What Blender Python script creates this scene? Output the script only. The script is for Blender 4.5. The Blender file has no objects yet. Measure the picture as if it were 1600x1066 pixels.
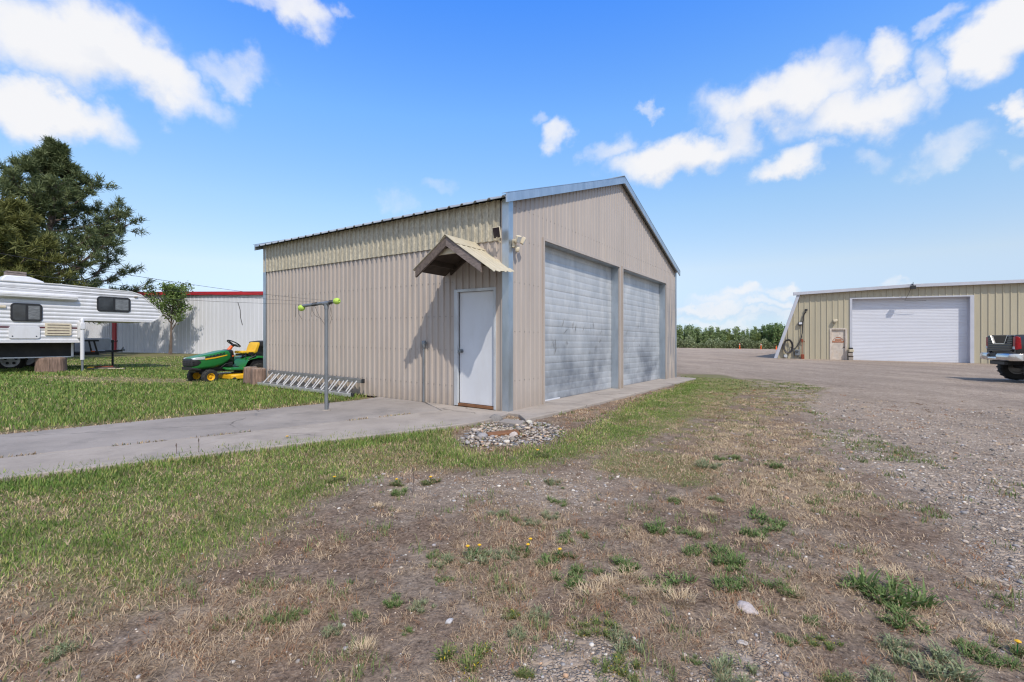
import bpy, math, random
import numpy as np
from mathutils import Vector, Matrix
random.seed(7); RNG = np.random.default_rng(11)
SC = bpy.context.scene
COL = SC.collection
F, CX, HY, H, K = 732.0, 800.0, 531.4, 1.2, 0.0131   # focal px, centre, horizon, eye height, ground fall to the right
R = math.radians

# ------------------------------------------------------------------ ground relief
def vnoise(x, y, sc, seed=0):
    x = np.asarray(x, float) / sc; y = np.asarray(y, float) / sc
    xi = np.floor(x).astype(np.int64); yi = np.floor(y).astype(np.int64); fx = x - xi; fy = y - yi
    def h(a, b):
        n = (a * 374761393 + b * 668265263 + seed * 974634777) & 0x7fffffff
        n = ((n ^ (n >> 13)) * 1274126177) & 0x7fffffff
        return ((n ^ (n >> 16)) & 0xffff) / 65535.0
    fx = fx * fx * (3 - 2 * fx); fy = fy * fy * (3 - 2 * fy)
    return (h(xi, yi) * (1 - fx) + h(xi + 1, yi) * fx) * (1 - fy) + (h(xi, yi + 1) * (1 - fx) + h(xi + 1, yi + 1) * fx) * fy
def fbm(x, y, sc, seed=0, o=3):
    t = 0; a = 1; s = 0
    for i in range(o):
        t = t + a * vnoise(x, y, sc / 2 ** i, seed + i * 17); s += a; a *= .55
    return t / s
def gz(x, y):
    x = np.asarray(x, float); y = np.asarray(y, float)
    return -.055 - K * np.clip(x, -70, 70) + (.034 * (fbm(x, y, 1.1, 5, 4) - .5)) * np.clip(1.3 - np.hypot(x, y) / 40, 0, 1)
def G(x, y): return float(gz(x, y))
def P(u, v, h=1.245):                       # a point of the sloping ground
    t = F * h / ((v - HY) - K * (u - CX)); return (t * (u - CX) / F, t)
def on_plane(u, v, O, d):                   # (distance along a vertical plane through O with direction d, world z)
    r = (u - CX) / F; q = (r * O[1] - O[0]) / (d[0] - r * d[1]); Y = O[1] + q * d[1]
    return q, H + (HY - v) / F * Y

# ------------------------------------------------------------------ node helpers
def nd(nt, t, ins=None, **kw):
    n = nt.nodes.new('ShaderNode' + t)
    for k, v in kw.items(): setattr(n, k, v)
    for k, v in (ins or {}).items():
        s = n.inputs[k]
        if hasattr(v, 'is_output') or isinstance(v, bpy.types.NodeSocket): nt.links.new(v, s)
        else: s.default_value = v
    return n
def c4(c): return (c[0], c[1], c[2], 1)
def ramp(nt, fac, stops):
    n = nt.nodes.new('ShaderNodeValToRGB'); nt.links.new(fac, n.inputs[0])
    e = n.color_ramp.elements
    while len(e) < len(stops): e.new(.5)
    for i, (p, c) in enumerate(stops):
        e[i].position = p; e[i].color = c4(c) if hasattr(c, '__len__') else (c, c, c, 1)
    return n.outputs[0]
def mix(nt, f, a, b, mode='MIX'):
    n = nt.nodes.new('ShaderNodeMix'); n.data_type = 'RGBA'; n.blend_type = mode
    for i, v in ((0, f), (6, a), (7, b)):
        if isinstance(v, bpy.types.NodeSocket): nt.links.new(v, n.inputs[i])
        else: n.inputs[i].default_value = v if i == 0 else c4(v)
    return n.outputs[2]
def math_(nt, op, a, b=0.0, c=None):
    n = nt.nodes.new('ShaderNodeMath'); n.operation = op
    for i, v in enumerate((a, b) if c is None else (a, b, c)):
        if isinstance(v, bpy.types.NodeSocket): nt.links.new(v, n.inputs[i])
        else: n.inputs[i].default_value = v
    return n.outputs[0]
def newmat(name):
    m = bpy.data.materials.new(name); m.use_nodes = True
    return m, m.node_tree, m.node_tree.nodes['Principled BSDF']
def pos(nt, scale=(1, 1, 1), obj=False):
    src = nd(nt, 'TexCoord').outputs['Object'] if obj else nd(nt, 'NewGeometry').outputs['Position']
    return nd(nt, 'Mapping', {'Vector': src, 'Scale': scale}).outputs[0]
def noise(nt, vec, sc, det=4, rough=.55): return nd(nt, 'TexNoise', {'Vector': vec, 'Scale': sc, 'Detail': det, 'Roughness': rough}).outputs[0]
def bump(nt, b, h, st, dist=.01):
    n = nd(nt, 'Bump', {'Height': h, 'Strength': st, 'Distance': dist}); nt.links.new(n.outputs[0], b.inputs['Normal'])
def mat(name, col, rough=.6, metal=0, var=.12, scale=6, stretch=(1, 1, 1), bmp=0, bscale=60, dirt=None, spec=.5, trans=0):
    m, nt, b = newmat(name)
    v = pos(nt, stretch)
    n = noise(nt, v, scale, 5, .6)
    lo = [max(0, c * (1 - var * 1.6)) for c in col]; hi = [min(1, c * (1 + var * 1.6)) for c in col]
    out = ramp(nt, n, [(.25, lo), (.75, hi)])
    if dirt:
        n2 = noise(nt, pos(nt, dirt[2]), dirt[1], 6, .65)
        out = mix(nt, math_(nt, 'MULTIPLY', ramp(nt, n2, [(.5, 0.), (.72, 1.)]), dirt[3]), out, dirt[0])
    nt.links.new(out, b.inputs['Base Color'])
    rr = math_(nt, 'MULTIPLY_ADD', n, .25, rough - .12); nt.links.new(rr, b.inputs['Roughness'])
    b.inputs['Metallic'].default_value = metal; b.inputs['Specular IOR Level'].default_value = spec
    if bmp: bump(nt, b, noise(nt, v, bscale, 3), bmp)
    return m
def blade_mat(name, tl=.25):
    m, nt, b = newmat(name)
    a = nd(nt, 'Attribute', attribute_name='Col').outputs[0]
    nt.links.new(a, b.inputs['Base Color']); b.inputs['Roughness'].default_value = .55; b.inputs['Specular IOR Level'].default_value = .25
    if tl:
        t = nd(nt, 'BsdfTranslucent', {'Color': a}); ms = nd(nt, 'MixShader', {0: tl, 1: b.outputs[0], 2: t.outputs[0]})
        nt.links.new(ms.outputs[0], nt.nodes['Material Output'].inputs[0])
    return m

# ------------------------------------------------------------------ mesh helpers
class MB:
    def __init__(s, f=None): s.v = []; s.f = []; s.T = None; s.fn = f
    def add(s, pts, faces):
        o = len(s.v)
        for p in pts:
            p = Vector(p)
            if s.T is not None: p = s.T @ p
            s.v.append(tuple(s.fn(p) if s.fn else p))
        s.f += [tuple(o + i for i in q) for q in faces]
    def box(s, c, d, rot=None):
        x, y, z = d[0] / 2, d[1] / 2, d[2] / 2
        pts = [Vector(p) for p in ((-x, -y, -z), (x, -y, -z), (x, y, -z), (-x, y, -z), (-x, -y, z), (x, -y, z), (x, y, z), (-x, y, z))]
        M = rot if rot is not None else Matrix.Identity(3)
        s.add([M @ p + Vector(c) for p in pts], [(3, 2, 1, 0), (4, 5, 6, 7), (0, 1, 5, 4), (1, 2, 6, 5), (2, 3, 7, 6), (3, 0, 4, 7)])
    def mm(s, a, b): s.box([(a[i] + b[i]) / 2 for i in range(3)], [abs(b[i] - a[i]) for i in range(3)])
    def beam(s, p, q, w, h, up=(0, 0, 1)):
        p = Vector(p); q = Vector(q); d = q - p; L = d.length; d.normalize(); sd = d.cross(Vector(up)).normalized(); u = sd.cross(d)
        s.box((p + q) / 2, (L, w, h), Matrix((d, sd, u)).transposed())
    def prism(s, poly, a, b, ax=1):         # polygon in the two other axes, extruded along axis ax
        n = len(poly)
        def mk(p, t): r = [p[0], p[1]]; r.insert(ax, t); return r
        pts = [mk(p, a) for p in poly] + [mk(p, b) for p in poly]
        s.add(pts, [tuple(range(n))[::-1], tuple(range(n, 2 * n))] + [(i, (i + 1) % n, n + (i + 1) % n, n + i) for i in range(n)])
    def tube(s, path, r, seg=8, cap=True):
        path = [Vector(p) for p in path]; n = len(path); rs = r if hasattr(r, '__len__') else [r] * n
        pts = []; prev = None
        for i, p in enumerate(path):
            d = (path[min(i + 1, n - 1)] - path[max(i - 1, 0)]).normalized()
            if prev is None: a = d.cross(Vector((0, 0, 1)) if abs(d.z) < .9 else Vector((1, 0, 0))).normalized()
            else: a = (prev - d * prev.dot(d)).normalized()
            prev = a; b = d.cross(a)
            for k in range(seg): t = 2 * math.pi * k / seg; pts.append(p + (a * math.cos(t) + b * math.sin(t)) * rs[i])
        fs = [(i * seg + k, i * seg + (k + 1) % seg, (i + 1) * seg + (k + 1) % seg, (i + 1) * seg + k) for i in range(n - 1) for k in range(seg)]
        if cap: fs += [tuple(range(seg))[::-1], tuple(range((n - 1) * seg, n * seg))]
        s.add(pts, fs)
    def lathe(s, prof, c=(0, 0, 0), axis='z', seg=20, closed=False):   # prof: (radius, height)
        pts = []
        for (r, h) in prof:
            for k in range(seg):
                t = 2 * math.pi * k / seg; a, b = r * math.cos(t), r * math.sin(t)
                p = {'z': (a, b, h), 'y': (b, h, a), 'x': (h, a, b)}[axis]
                pts.append((p[0] + c[0], p[1] + c[1], p[2] + c[2]))
        n = len(prof)
        fs = [(i * seg + k, i * seg + (k + 1) % seg, ((i + 1) % n) * seg + (k + 1) % seg, ((i + 1) % n) * seg + k) for i in range(n if closed else n - 1) for k in range(seg)]
        if not closed: fs += [tuple(range(seg))[::-1], tuple(range((n - 1) * seg, n * seg))]
        s.add(pts, fs)
    def loft(s, rings, cap=True):
        n = len(rings[0]); o = [p for r in rings for p in r]
        fs = [(i * n + k, i * n + (k + 1) % n, (i + 1) * n + (k + 1) % n, (i + 1) * n + k) for i in range(len(rings) - 1) for k in range(n)]
        if cap: fs += [tuple(range(n))[::-1], tuple(range((len(rings) - 1) * n, len(rings) * n))]
        s.add(o, fs)
    def build(s, name, m, parent=None, smooth=35, bev=0, loc=None, seg=2):
        me = bpy.data.meshes.new(name); me.from_pydata(s.v, [], s.f); me.validate()
        import bmesh
        bm = bmesh.new(); bm.from_mesh(me); bmesh.ops.recalc_face_normals(bm, faces=bm.faces); bm.to_mesh(me); bm.free()
        me.materials.append(m)
        if smooth:
            me.polygons.foreach_set('use_smooth', [True] * len(me.polygons)); me.set_sharp_from_angle(angle=R(smooth))
        o = bpy.data.objects.new(name, me); COL.objects.link(o)
        if parent: o.parent = parent
        if loc: o.location = loc
        if bev:
            md = o.modifiers.new('bevel', 'BEVEL'); md.width = bev; md.segments = seg; md.limit_method = 'ANGLE'; md.angle_limit = R(40)
        return o
def tag(o, label=None, cat=None, group=None, kind=None):
    if label: o['label'] = label
    if cat: o['category'] = cat
    if group: o['group'] = group
    if kind: o['kind'] = kind
    return o
def thing(name, loc, rz=0, label=None, cat=None, group=None):
    o = bpy.data.objects.new(name, None); o.empty_display_size = .2; COL.objects.link(o); o.location = loc; o.rotation_euler = (0, 0, rz)
    return tag(o, label, cat, group)
def arr_mesh(name, V, faces_k, m, parent=None, col=None, loc=None, smooth=False):
    """V (n,3); faces_k: list of (m,k) index arrays; col (n,3)"""
    me = bpy.data.meshes.new(name); V = np.asarray(V, np.float32)
    me.vertices.add(len(V)); me.vertices.foreach_set('co', V.ravel())
    li = np.concatenate([np.asarray(f, np.int32).ravel() for f in faces_k]); me.loops.add(len(li)); me.loops.foreach_set('vertex_index', li)
    ks = np.concatenate([np.full(len(f), f.shape[1], np.int32) for f in faces_k]); st = np.concatenate([[0], np.cumsum(ks)[:-1]]).astype(np.int32)
    me.polygons.add(len(ks)); me.polygons.foreach_set('loop_start', st)
    me.update(calc_edges=True)
    if smooth: me.polygons.foreach_set('use_smooth', np.ones(len(ks), bool))
    if col is not None:
        a = me.color_attributes.new('Col', 'FLOAT_COLOR', 'POINT'); c = np.ones((len(V), 4), np.float32); c[:, :3] = col; a.data.foreach_set('color', c.ravel())
    me.materials.append(m)
    o = bpy.data.objects.new(name, me); COL.objects.link(o)
    if parent: o.parent = parent
    if loc is not None: o.location = loc
    return o
def polys(name, V, m, parent=None, col=None, loc=None):      # V (n,k,3): separate polygons; col (n,3)
    n, k, _ = V.shape
    return arr_mesh(name, V.reshape(-1, 3), [np.arange(n * k).reshape(n, k)], m, parent, None if col is None else np.repeat(col, k, 0), loc)
def unit(n):
    d = RNG.normal(size=(n, 3)); return d / np.linalg.norm(d, axis=1, keepdims=True)
def blades(b, h, w, lean, az=None):
    """curved grass blades at b (n,3); returns verts (n*5,3) and faces"""
    n = len(b); az = RNG.uniform(0, 2 * np.pi, n) if az is None else az
    s = np.stack([np.cos(az), np.sin(az), np.zeros(n)], 1); az2 = az + RNG.uniform(.8, 2.3, n); l = np.stack([np.cos(az2), np.sin(az2), np.zeros(n)], 1)
    up = np.array([0, 0, 1.]); w = w[:, None]; h = h[:, None]; lean = lean[:, None]
    ca = np.sqrt(np.clip(1 - (lean * .55) ** 2, .05, 1)); cb = np.sqrt(np.clip(1 - lean ** 2, .02, 1))
    mid = b + h * .55 * (up * ca + l * lean * .55); tip = mid + h * .45 * (up * cb + l * lean)
    V = np.stack([b - s * w, b + s * w, mid - s * w * .75, mid + s * w * .75, tip], 1).reshape(-1, 3)
    i = np.arange(n)[:, None] * 5
    return V, [i + np.array([[0, 1, 3, 2]]), i + np.array([[2, 3, 4]])]

# ------------------------------------------------------------------ camera, light, sky
cam = bpy.data.cameras.new('camera'); cam.sensor_width = 36; cam.lens = 36 * F / 1600; cam.shift_y = -1.6 / 1600; cam.clip_end = 5000; cam.clip_start = .05
co = bpy.data.objects.new('camera', cam); COL.objects.link(co); co.location = (0, 0, H); co.rotation_euler = (R(90), 0, 0); SC.camera = co
SUN = Vector((.45, -1.226, 1.59)).normalized()
sl = bpy.data.lights.new('sun', 'SUN'); sl.energy = 3.6; sl.angle = R(.55); sl.color = (1, .92, .80)
so = bpy.data.objects.new('sun', sl); COL.objects.link(so); so.rotation_euler = (-SUN).to_track_quat('-Z', 'Y').to_euler(); so.location = (5, -12, 16)
SC.render.engine = 'CYCLES'; SC.cycles.use_denoising = True; SC.cycles.denoising_input_passes = 'RGB_ALBEDO_NORMAL'; SC.cycles.denoising_prefilter = 'ACCURATE'; SC.cycles.filter_width = 1.2
SC.view_settings.view_transform = 'Standard'; SC.view_settings.look = 'None'; SC.view_settings.exposure = 0; SC.view_settings.gamma = 1
def make_world():
    w = bpy.data.worlds.new("World"); SC.world = w; w.use_nodes = True; nt = w.node_tree; bg = nt.nodes['Background']
    s = nd(nt, 'TexSky', sky_type='NISHITA'); s.sun_disc = False; s.sun_elevation = math.asin(SUN.z); s.sun_rotation = math.atan2(SUN.x, SUN.y); s.ozone_density = 2.0; s.dust_density = .6
    d = nd(nt, 'TexCoord').outputs['Generated']
    x = nd(nt, 'SeparateXYZ', {0: d})
    az = math_(nt, 'ARCTAN2', x.outputs[0], x.outputs[1]); el = math_(nt, 'ARCSINE', x.outputs[2])
    e01 = nd(nt, 'MapRange', {0: el, 1: 0.0, 2: R(50)}).outputs[0]
    tint = ramp(nt, e01, SKYTINT)
    sky = mix(nt, 1.0, s.outputs[0], tint, 'MULTIPLY')
    sky = nd(nt, 'VectorMath', {0: sky, 1: (4, 4, 4)}, operation='MULTIPLY').outputs[0]
    ae = nd(nt, 'CombineXYZ', {0: az, 1: el}).outputs[0]
    wv = nd(nt, 'TexNoise', {'Vector': d, 'Scale': 5.5, 'Detail': 7, 'Roughness': .62}).outputs[0]
    wv2 = nd(nt, 'TexNoise', {'Vector': d, 'Scale': 13, 'Detail': 5, 'Roughness': .55}).outputs[1]
    wp = nd(nt, 'VectorMath', {0: wv2, 1: (.5, .5, .5)}, operation='SUBTRACT').outputs[0]
    ae2 = nd(nt, 'VectorMath', {0: wp, 1: (.15, .12, 0), 2: ae}, operation='MULTIPLY_ADD').outputs[0]
    acc = None; base = None
    for (u, v, ru, rv, rot, amp) in CLOUDS:
        dx, dz = (u - CX) / F, (HY - v) / F; a0 = math.atan2(dx, 1); e0 = math.atan2(dz, math.hypot(1, dx))
        ca = math.cos(a0); sa_ = 1.3 * ru / F * ca * ca; se_ = 1.25 * rv / F * math.cos(e0) * ca
        mp = nd(nt, 'Mapping', {'Vector': ae2, 'Location': (a0, e0, 0), 'Rotation': (0, 0, R(rot)), 'Scale': (sa_, se_, 1)}, vector_type='TEXTURE')
        ln = nd(nt, 'VectorMath', {0: mp.outputs[0]}, operation='LENGTH').outputs['Value']
        f = nd(nt, 'MapRange', {0: ln, 1: 1.25, 2: .15, 3: 0., 4: amp}, interpolation_type='SMOOTHSTEP').outputs[0]
        acc = f if acc is None else math_(nt, 'MAXIMUM', acc, f)
        yy = nd(nt, 'SeparateXYZ', {0: mp.outputs[0]}).outputs[1]
        sh = math_(nt, 'MULTIPLY', nd(nt, 'MapRange', {0: yy, 1: -.15, 2: -.95}).outputs[0], f)
        base = sh if base is None else math_(nt, 'MAXIMUM', base, sh)
    # unseen white cloud added behind the camera to neutralise the blue ambient light
    beh = nd(nt, 'MapRange', {0: x.outputs[1], 1: .15, 2: -.35, 3: 0., 4: 1.15}).outputs[0]
    big = nd(nt, 'TexNoise', {'Vector': d, 'Scale': 2.2, 'Detail': 4}).outputs[0]
    acc = math_(nt, 'MAXIMUM', acc, math_(nt, 'MULTIPLY', beh, big))
    dn = math_(nt, 'ADD', acc, math_(nt, 'MULTIPLY', math_(nt, 'SUBTRACT', wv, .5), 1.05))
    den = nd(nt, 'MapRange', {0: dn, 1: .16, 2: .95}, interpolation_type='SMOOTHSTEP').outputs[0]
    den = math_(nt, 'MULTIPLY', den, nd(nt, 'MapRange', {0: acc, 1: .02, 2: .25}).outputs[0])
    low = nd(nt, 'MapRange', {0: el, 1: R(1), 2: R(8), 3: .90, 4: .985}).outputs[0]
    shade = nd(nt, 'MapRange', {0: math_(nt, 'ADD', base, math_(nt, 'MULTIPLY', math_(nt, 'SUBTRACT', big, .5), .6)), 1: .15, 2: .75}).outputs[0]
    cc = mix(nt, math_(nt, 'MULTIPLY', shade, .75), (9.3, 9.3, 9.5), (5.4, 6.3, 8.2))
    out = mix(nt, math_(nt, 'MULTIPLY', den, low), sky, cc)
    nt.links.new(out, bg.inputs[0]); bg.inputs[1].default_value = .1
SKYTINT = [(.02, (.29, .35, .50)), (.06, (.285, .305, .40)), (.16, (.48, .42, .395)), (.30, (.48, .51, .50)), (.5, (.40, .58, .71)), (.72, (.225, .51, .90)), (.98, (.42, .50, .58))]
CLOUDS = [(130, 75, 205, 66, 4, 1.), (240, 110, 140, 50, -18, 1.), (360, 112, 70, 30, 4, .60), (300, 150, 50, 28, 0, .6), (70, 172, 150, 40, -4, .95), (150, 190, 60, 28, 0, .7),
          (462, 14, 70, 32, -14, .85), (400, 0, 60, 20, 0, .6), (525, 22, 30, 16, 0, .6),
          (872, 215, 30, 26, 20, .68), (1013, 172, 16, 12, 0, .5), (835, 195, 20, 14, 0, .42),
          (1060, 248, 125, 34, 6, .98), (1235, 252, 60, 25, 6, .9), (1150, 215, 60, 40, 20, .8), (945, 238, 40, 26, 20, .6),
          (1215, 155, 130, 46, 2, 1.), (1330, 175, 120, 44, 0, .92), (1385, 92, 62, 32, 8, .9), (1305, 105, 36, 36, 30, .62), (1455, 128, 40, 60, -10, .72),
          (1468, 46, 36, 18, 10, .62), (1560, 62, 100, 50, 32, 1.05), (1600, 20, 70, 46, 30, 1.), (1600, 172, 34, 26, 20, .85), (1475, 240, 80, 24, 6, .46), (1355, 248, 36, 18, 0, .36), (1590, 245, 30, 16, 0, .36),
          (615, 308, 40, 20, 10, .36), (685, 292, 36, 14, 0, .34),
          (1165, 458, 40, 13, 0, .66), (1222, 453, 26, 13, 0, .66), (1120, 470, 60, 12, 0, .52), (1100, 482, 90, 9, 0, .60), (1210, 474, 60, 10, 0, .60), (1120, 500, 120, 8, 0, .5), (1200, 490, 70, 8, 0, .5),
          (1420, 441, 45, 9, 0, .5), (1475, 436, 30, 8, 0, .45)]
make_world()

# ------------------------------------------------------------------ materials
M = {}
def conc(name, col, dark, sc):
    m, nt, b = newmat(name); p = pos(nt)
    out = ramp(nt, noise(nt, p, 1.2, 6, .62), [(.3, [c * .84 for c in col]), (.7, [min(1, c * 1.14) for c in col])])
    out = mix(nt, math_(nt, 'MULTIPLY', ramp(nt, noise(nt, p, sc, 7, .68), [(.5, 0.), (.68, 1.)]), .6), out, dark)
    out = mix(nt, math_(nt, 'MULTIPLY', ramp(nt, noise(nt, pos(nt, (1, 1, 1)), 55, 4, .7), [(.56, 0.), (.70, 1.)]), .45), out, [c * .55 for c in col])
    out = mix(nt, math_(nt, 'MULTIPLY', ramp(nt, noise(nt, pos(nt, (1, 1, 1)), 7, 5, .7), [(.60, 0.), (.72, 1.)]), .5), out, [c * 1.25 for c in col])
    wv = nd(nt, 'VectorMath', {0: nd(nt, 'TexNoise', {'Vector': p, 'Scale': 3.5, 'Detail': 5}).outputs[1], 1: (.22, .22, .22), 2: p}, operation='MULTIPLY_ADD').outputs[0]
    ed = nd(nt, 'TexVoronoi', {'Vector': wv, 'Scale': .42}, feature='DISTANCE_TO_EDGE').outputs[0]
    ck = math_(nt, 'MULTIPLY', ramp(nt, ed, [(.0, 1.), (.006, .0)]), ramp(nt, noise(nt, p, .8, 3), [(.46, 0.), (.54, .9)]))
    out = mix(nt, ck, out, [c * .3 for c in col])
    nt.links.new(out, b.inputs['Base Color']); b.inputs['Roughness'].default_value = .92; b.inputs['Specular IOR Level'].default_value = .25
    bump(nt, b, math_(nt, 'SUBTRACT', noise(nt, p, 130, 4), math_(nt, 'MULTIPLY', ck, 2.)), .3, .006); return m
M['beige'] = mat('beige_siding', (.42, .367, .329), .45, 0, .06, 3, (1, 1, .12), dirt=((.30, .235, .18), 5, (1, 1, .15), .22), spec=.4)
def splash(m):
    nt = m.node_tree; b = nt.nodes['Principled BSDF']; src = b.inputs['Base Color'].links[0].from_socket
    z = nd(nt, 'SeparateXYZ', {0: nd(nt, 'NewGeometry').outputs['Position']}).outputs[2]; n = noise(nt, pos(nt, (1, 1, .8)), 5, 6, .7)
    zz = math_(nt, 'ADD', z, math_(nt, 'MULTIPLY', n, .5)); f = nd(nt, 'MapRange', {0: zz, 1: .66, 2: .12, 3: 0., 4: .55}).outputs[0]
    out = mix(nt, f, src, (.27, .215, .165)); big = noise(nt, pos(nt, (1, 1, .6)), .7, 4); out = mix(nt, 1., out, ramp(nt, big, [(.3, (.93, .93, .94)), (.7, (1.05, 1.04, 1.02))]), 'MULTIPLY')
    nt.links.new(out, b.inputs['Base Color'])
splash(M['beige'])
M['fibre'] = mat('fibreglass_panel', (.415, .378, .295), .5, 0, .26, 30, (1, 1, .5), dirt=((.30, .25, .16), 3, (2, 2, .25), .5))
M['galv'] = mat('galvanised_trim', (.46, .51, .56), .38, .85, .12, 5, (1, 1, .25), dirt=((.28, .35, .43), 7, (1, 1, .3), .35))
M['roof'] = mat('roof_metal', (.40, .42, .44), .45, .5, .1, 3)
M['concrete'] = conc('concrete', (.345, .30, .262), (.22, .195, .175), 2.2)
M['concrete_old'] = conc('concrete_worn', (.295, .262, .238), (.175, .16, .15), 1.7)
M['white'] = mat('white_paint', (.60, .615, .65), .45, 0, .03, 2, dirt=((.46, .44, .42), 3, (1, 1, .3), .25))
M['frame'] = mat('door_frame_metal', (.50, .52, .54), .5, .2, .12, 4, (1, 1, .3), dirt=((.34, .33, .33), 6, (1, 1, .4), .5))
M['tan'] = mat('tan_siding', (.40, .36, .262), .5, 0, .06, 1.5, (1, 1, .1), dirt=((.42, .36, .25), 2.5, (1, 1, .1), .3))
M['greytrim'] = mat('grey_trim', (.46, .47, .52), .5, .1, .05, 2)
M['rollup'] = mat('white_rollup', (.60, .615, .67), .5, 0, .03, 1, (.3, .3, 2))
M['ltgrey'] = mat('light_grey_siding', (.61, .62, .66), .5, 0, .05, .6, (1, 1, .2))
M['red'] = mat('red_trim', (.42, .025, .035), .45, 0, .08, 2)
M['wood'] = mat('weathered_wood', (.13, .10, .085), .9, 0, .3, 4, (6, 6, 6), bmp=.3, bscale=40)
M['wood_grey'] = mat('grey_wood', (.20, .16, .145), .9, 0, .3, 12, (1, 1, 3), bmp=.3, bscale=40)
M['wood_dark'] = mat('dark_wood', (.055, .04, .03), .9, 0, .3, 8)
M['tin'] = mat('cream_tin', (.50, .445, .33), .55, .1, .08, 4, dirt=((.33, .24, .15), 9, (1, 1, 1), .3))
M['brown'] = mat('rust_wood_sill', (.20, .09, .04), .8, 0, .2, 10)
M['steel'] = mat('dull_steel', (.21, .225, .24), .5, .5, .12, 14, (1, 1, .4))
M['alu'] = mat('ladder_aluminium', (.60, .58, .56), .4, .6, .1, 10)
M['alu_dark'] = mat('ladder_rail', (.26, .25, .24), .5, .5, .15, 10)
M['black'] = mat('black_plastic', (.018, .018, .02), .5, 0, .2, 8)
M['rubber'] = mat('tyre_rubber', (.028, .027, .026), .8, 0, .25, 20)
M['green'] = mat('tractor_green', (.018, .16, .035), .3, 0, .05, 3)
M['yellow'] = mat('tractor_yellow', (.72, .40, .015), .4, 0, .06, 4)
M['seat'] = mat('seat_yellow', (.72, .42, .02), .5, 0, .05, 6, bmp=.1, bscale=90)
M['orange'] = mat('orange_plastic', (.75, .12, .02), .45, 0, .05, 4)
M['lens'] = mat('clear_lens', (.55, .57, .58), .15, .2, .15, 30)
M['tennis'] = mat('tennis_felt', (.42, .60, .10), .95, 0, .18, 40, bmp=.5, bscale=160)
M['wire'] = mat('dark_wire', (.05, .045, .045), .6, .2, .1, 4)
M['camper'] = mat('camper_skin', (.66, .66, .68), .38, 0, .04, 3, (1, 1, .3), dirt=((.42, .40, .38), 3, (1, 1, .25), .3))
M['campertrim'] = mat('camper_trim', (.62, .61, .60), .45, 0, .06, 5)
M['cream'] = mat('cream_plastic', (.62, .54, .40), .5, 0, .06, 6)
M['maroon'] = mat('maroon_stripe', (.10, .018, .025), .5, 0, .1, 4)
M['glass'] = mat('dark_glass', (.05, .055, .06), .08, 0, .3, 3, spec=.8)
M['curtain'] = mat('window_with_blind', (.17, .18, .19), .12, 0, .25, 9, (1, 1, 3), spec=.8)
M['skirt'] = mat('black_board', (.022, .021, .021), .85, 0, .3, 3, dirt=((.06, .05, .04), 3, (1, 1, 1), .4))
M['bark'] = mat('bark', (.14, .105, .085), .95, 0, .35, 10, (1, 1, .2), bmp=.8, bscale=24)
M['stumpbark'] = mat('stump_bark', (.20, .135, .105), .95, 0, .4, 12, (2, 2, .25), bmp=.9, bscale=30)
M['stumptop'] = mat('stump_top', (.24, .18, .14), .95, 0, .3, 14, bmp=.5, bscale=40)
M['carblack'] = mat('car_paint_black', (.012, .012, .014), .18, .1, .1, 2, spec=.7)
M['chrome'] = mat('chrome', (.62, .60, .58), .2, .9, .08, 5)
M['taillight'] = mat('red_lens', (.30, .006, .012), .15, 0, .2, 20)
M['rust'] = mat('rusty_red', (.20, .045, .02), .8, 0, .4, 12)
M['stainwhite'] = mat('stained_white', (.52, .46, .40), .6, 0, .14, 3, dirt=((.36, .24, .14), 3, (1, 1, .6), .55))
M['decal'] = mat('faded_orange_decal', (.36, .13, .055), .7, 0, .25, 14)
M['solar'] = mat('solar_cell', (.02, .014, .02), .2, 0, .2, 10)
M['leaf'] = blade_mat('leaf', .3); M['needle'] = blade_mat('needle', .12); M['grass'] = blade_mat('grass_blade', .3); M['straw'] = blade_mat('straw', .15)
def door_mat(name):
    m, nt, b = newmat(name); p = pos(nt)
    base = ramp(nt, noise(nt, pos(nt, (1, 1, .45)), 1.6, 7, .68), [(.3, (.32, .345, .375)), (.48, (.43, .455, .485)), (.72, (.56, .57, .585))])
    blot = ramp(nt, noise(nt, pos(nt, (1, 1, 1.2)), 1.1, 4, .6), [(.40, 0.), (.66, 1.)])
    z = nd(nt, 'SeparateXYZ', {0: p}).outputs[2]
    lowm = nd(nt, 'MapRange', {0: z, 1: 2.0, 2: .35}).outputs[0]
    base = mix(nt, math_(nt, 'MULTIPLY', math_(nt, 'MULTIPLY_ADD', lowm, 1.0, .04), blot), base, (.165, .185, .22))
    pale = ramp(nt, noise(nt, pos(nt, (1, 1, .5)), 1.7, 6, .7), [(.48, 0.), (.70, .6)]); pale = math_(nt, 'MULTIPLY', pale, math_(nt, 'SUBTRACT', 1.15, lowm)); base = mix(nt, pale, base, (.66, .66, .66))
    nt.links.new(base, b.inputs['Base Color']); b.inputs['Metallic'].default_value = .25; b.inputs['Roughness'].default_value = .5
    return m
M['gdoor'] = door_mat('galvanised_door')
def front_mat():
    m = M['beige'].copy(); m.name = 'beige_gable_siding'; nt = m.node_tree; b = nt.nodes['Principled BSDF']; src = b.inputs['Base Color'].links[0].from_socket
    x = nd(nt, 'SeparateXYZ', {0: nd(nt, 'NewGeometry').outputs['Position']})
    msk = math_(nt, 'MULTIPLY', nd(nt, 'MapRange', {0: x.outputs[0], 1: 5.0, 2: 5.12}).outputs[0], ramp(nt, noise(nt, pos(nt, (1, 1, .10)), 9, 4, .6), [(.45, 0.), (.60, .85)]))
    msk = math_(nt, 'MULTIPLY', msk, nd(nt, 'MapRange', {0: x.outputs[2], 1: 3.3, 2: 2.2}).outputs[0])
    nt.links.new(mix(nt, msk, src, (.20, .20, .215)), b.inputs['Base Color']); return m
M['gable'] = front_mat()

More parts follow.
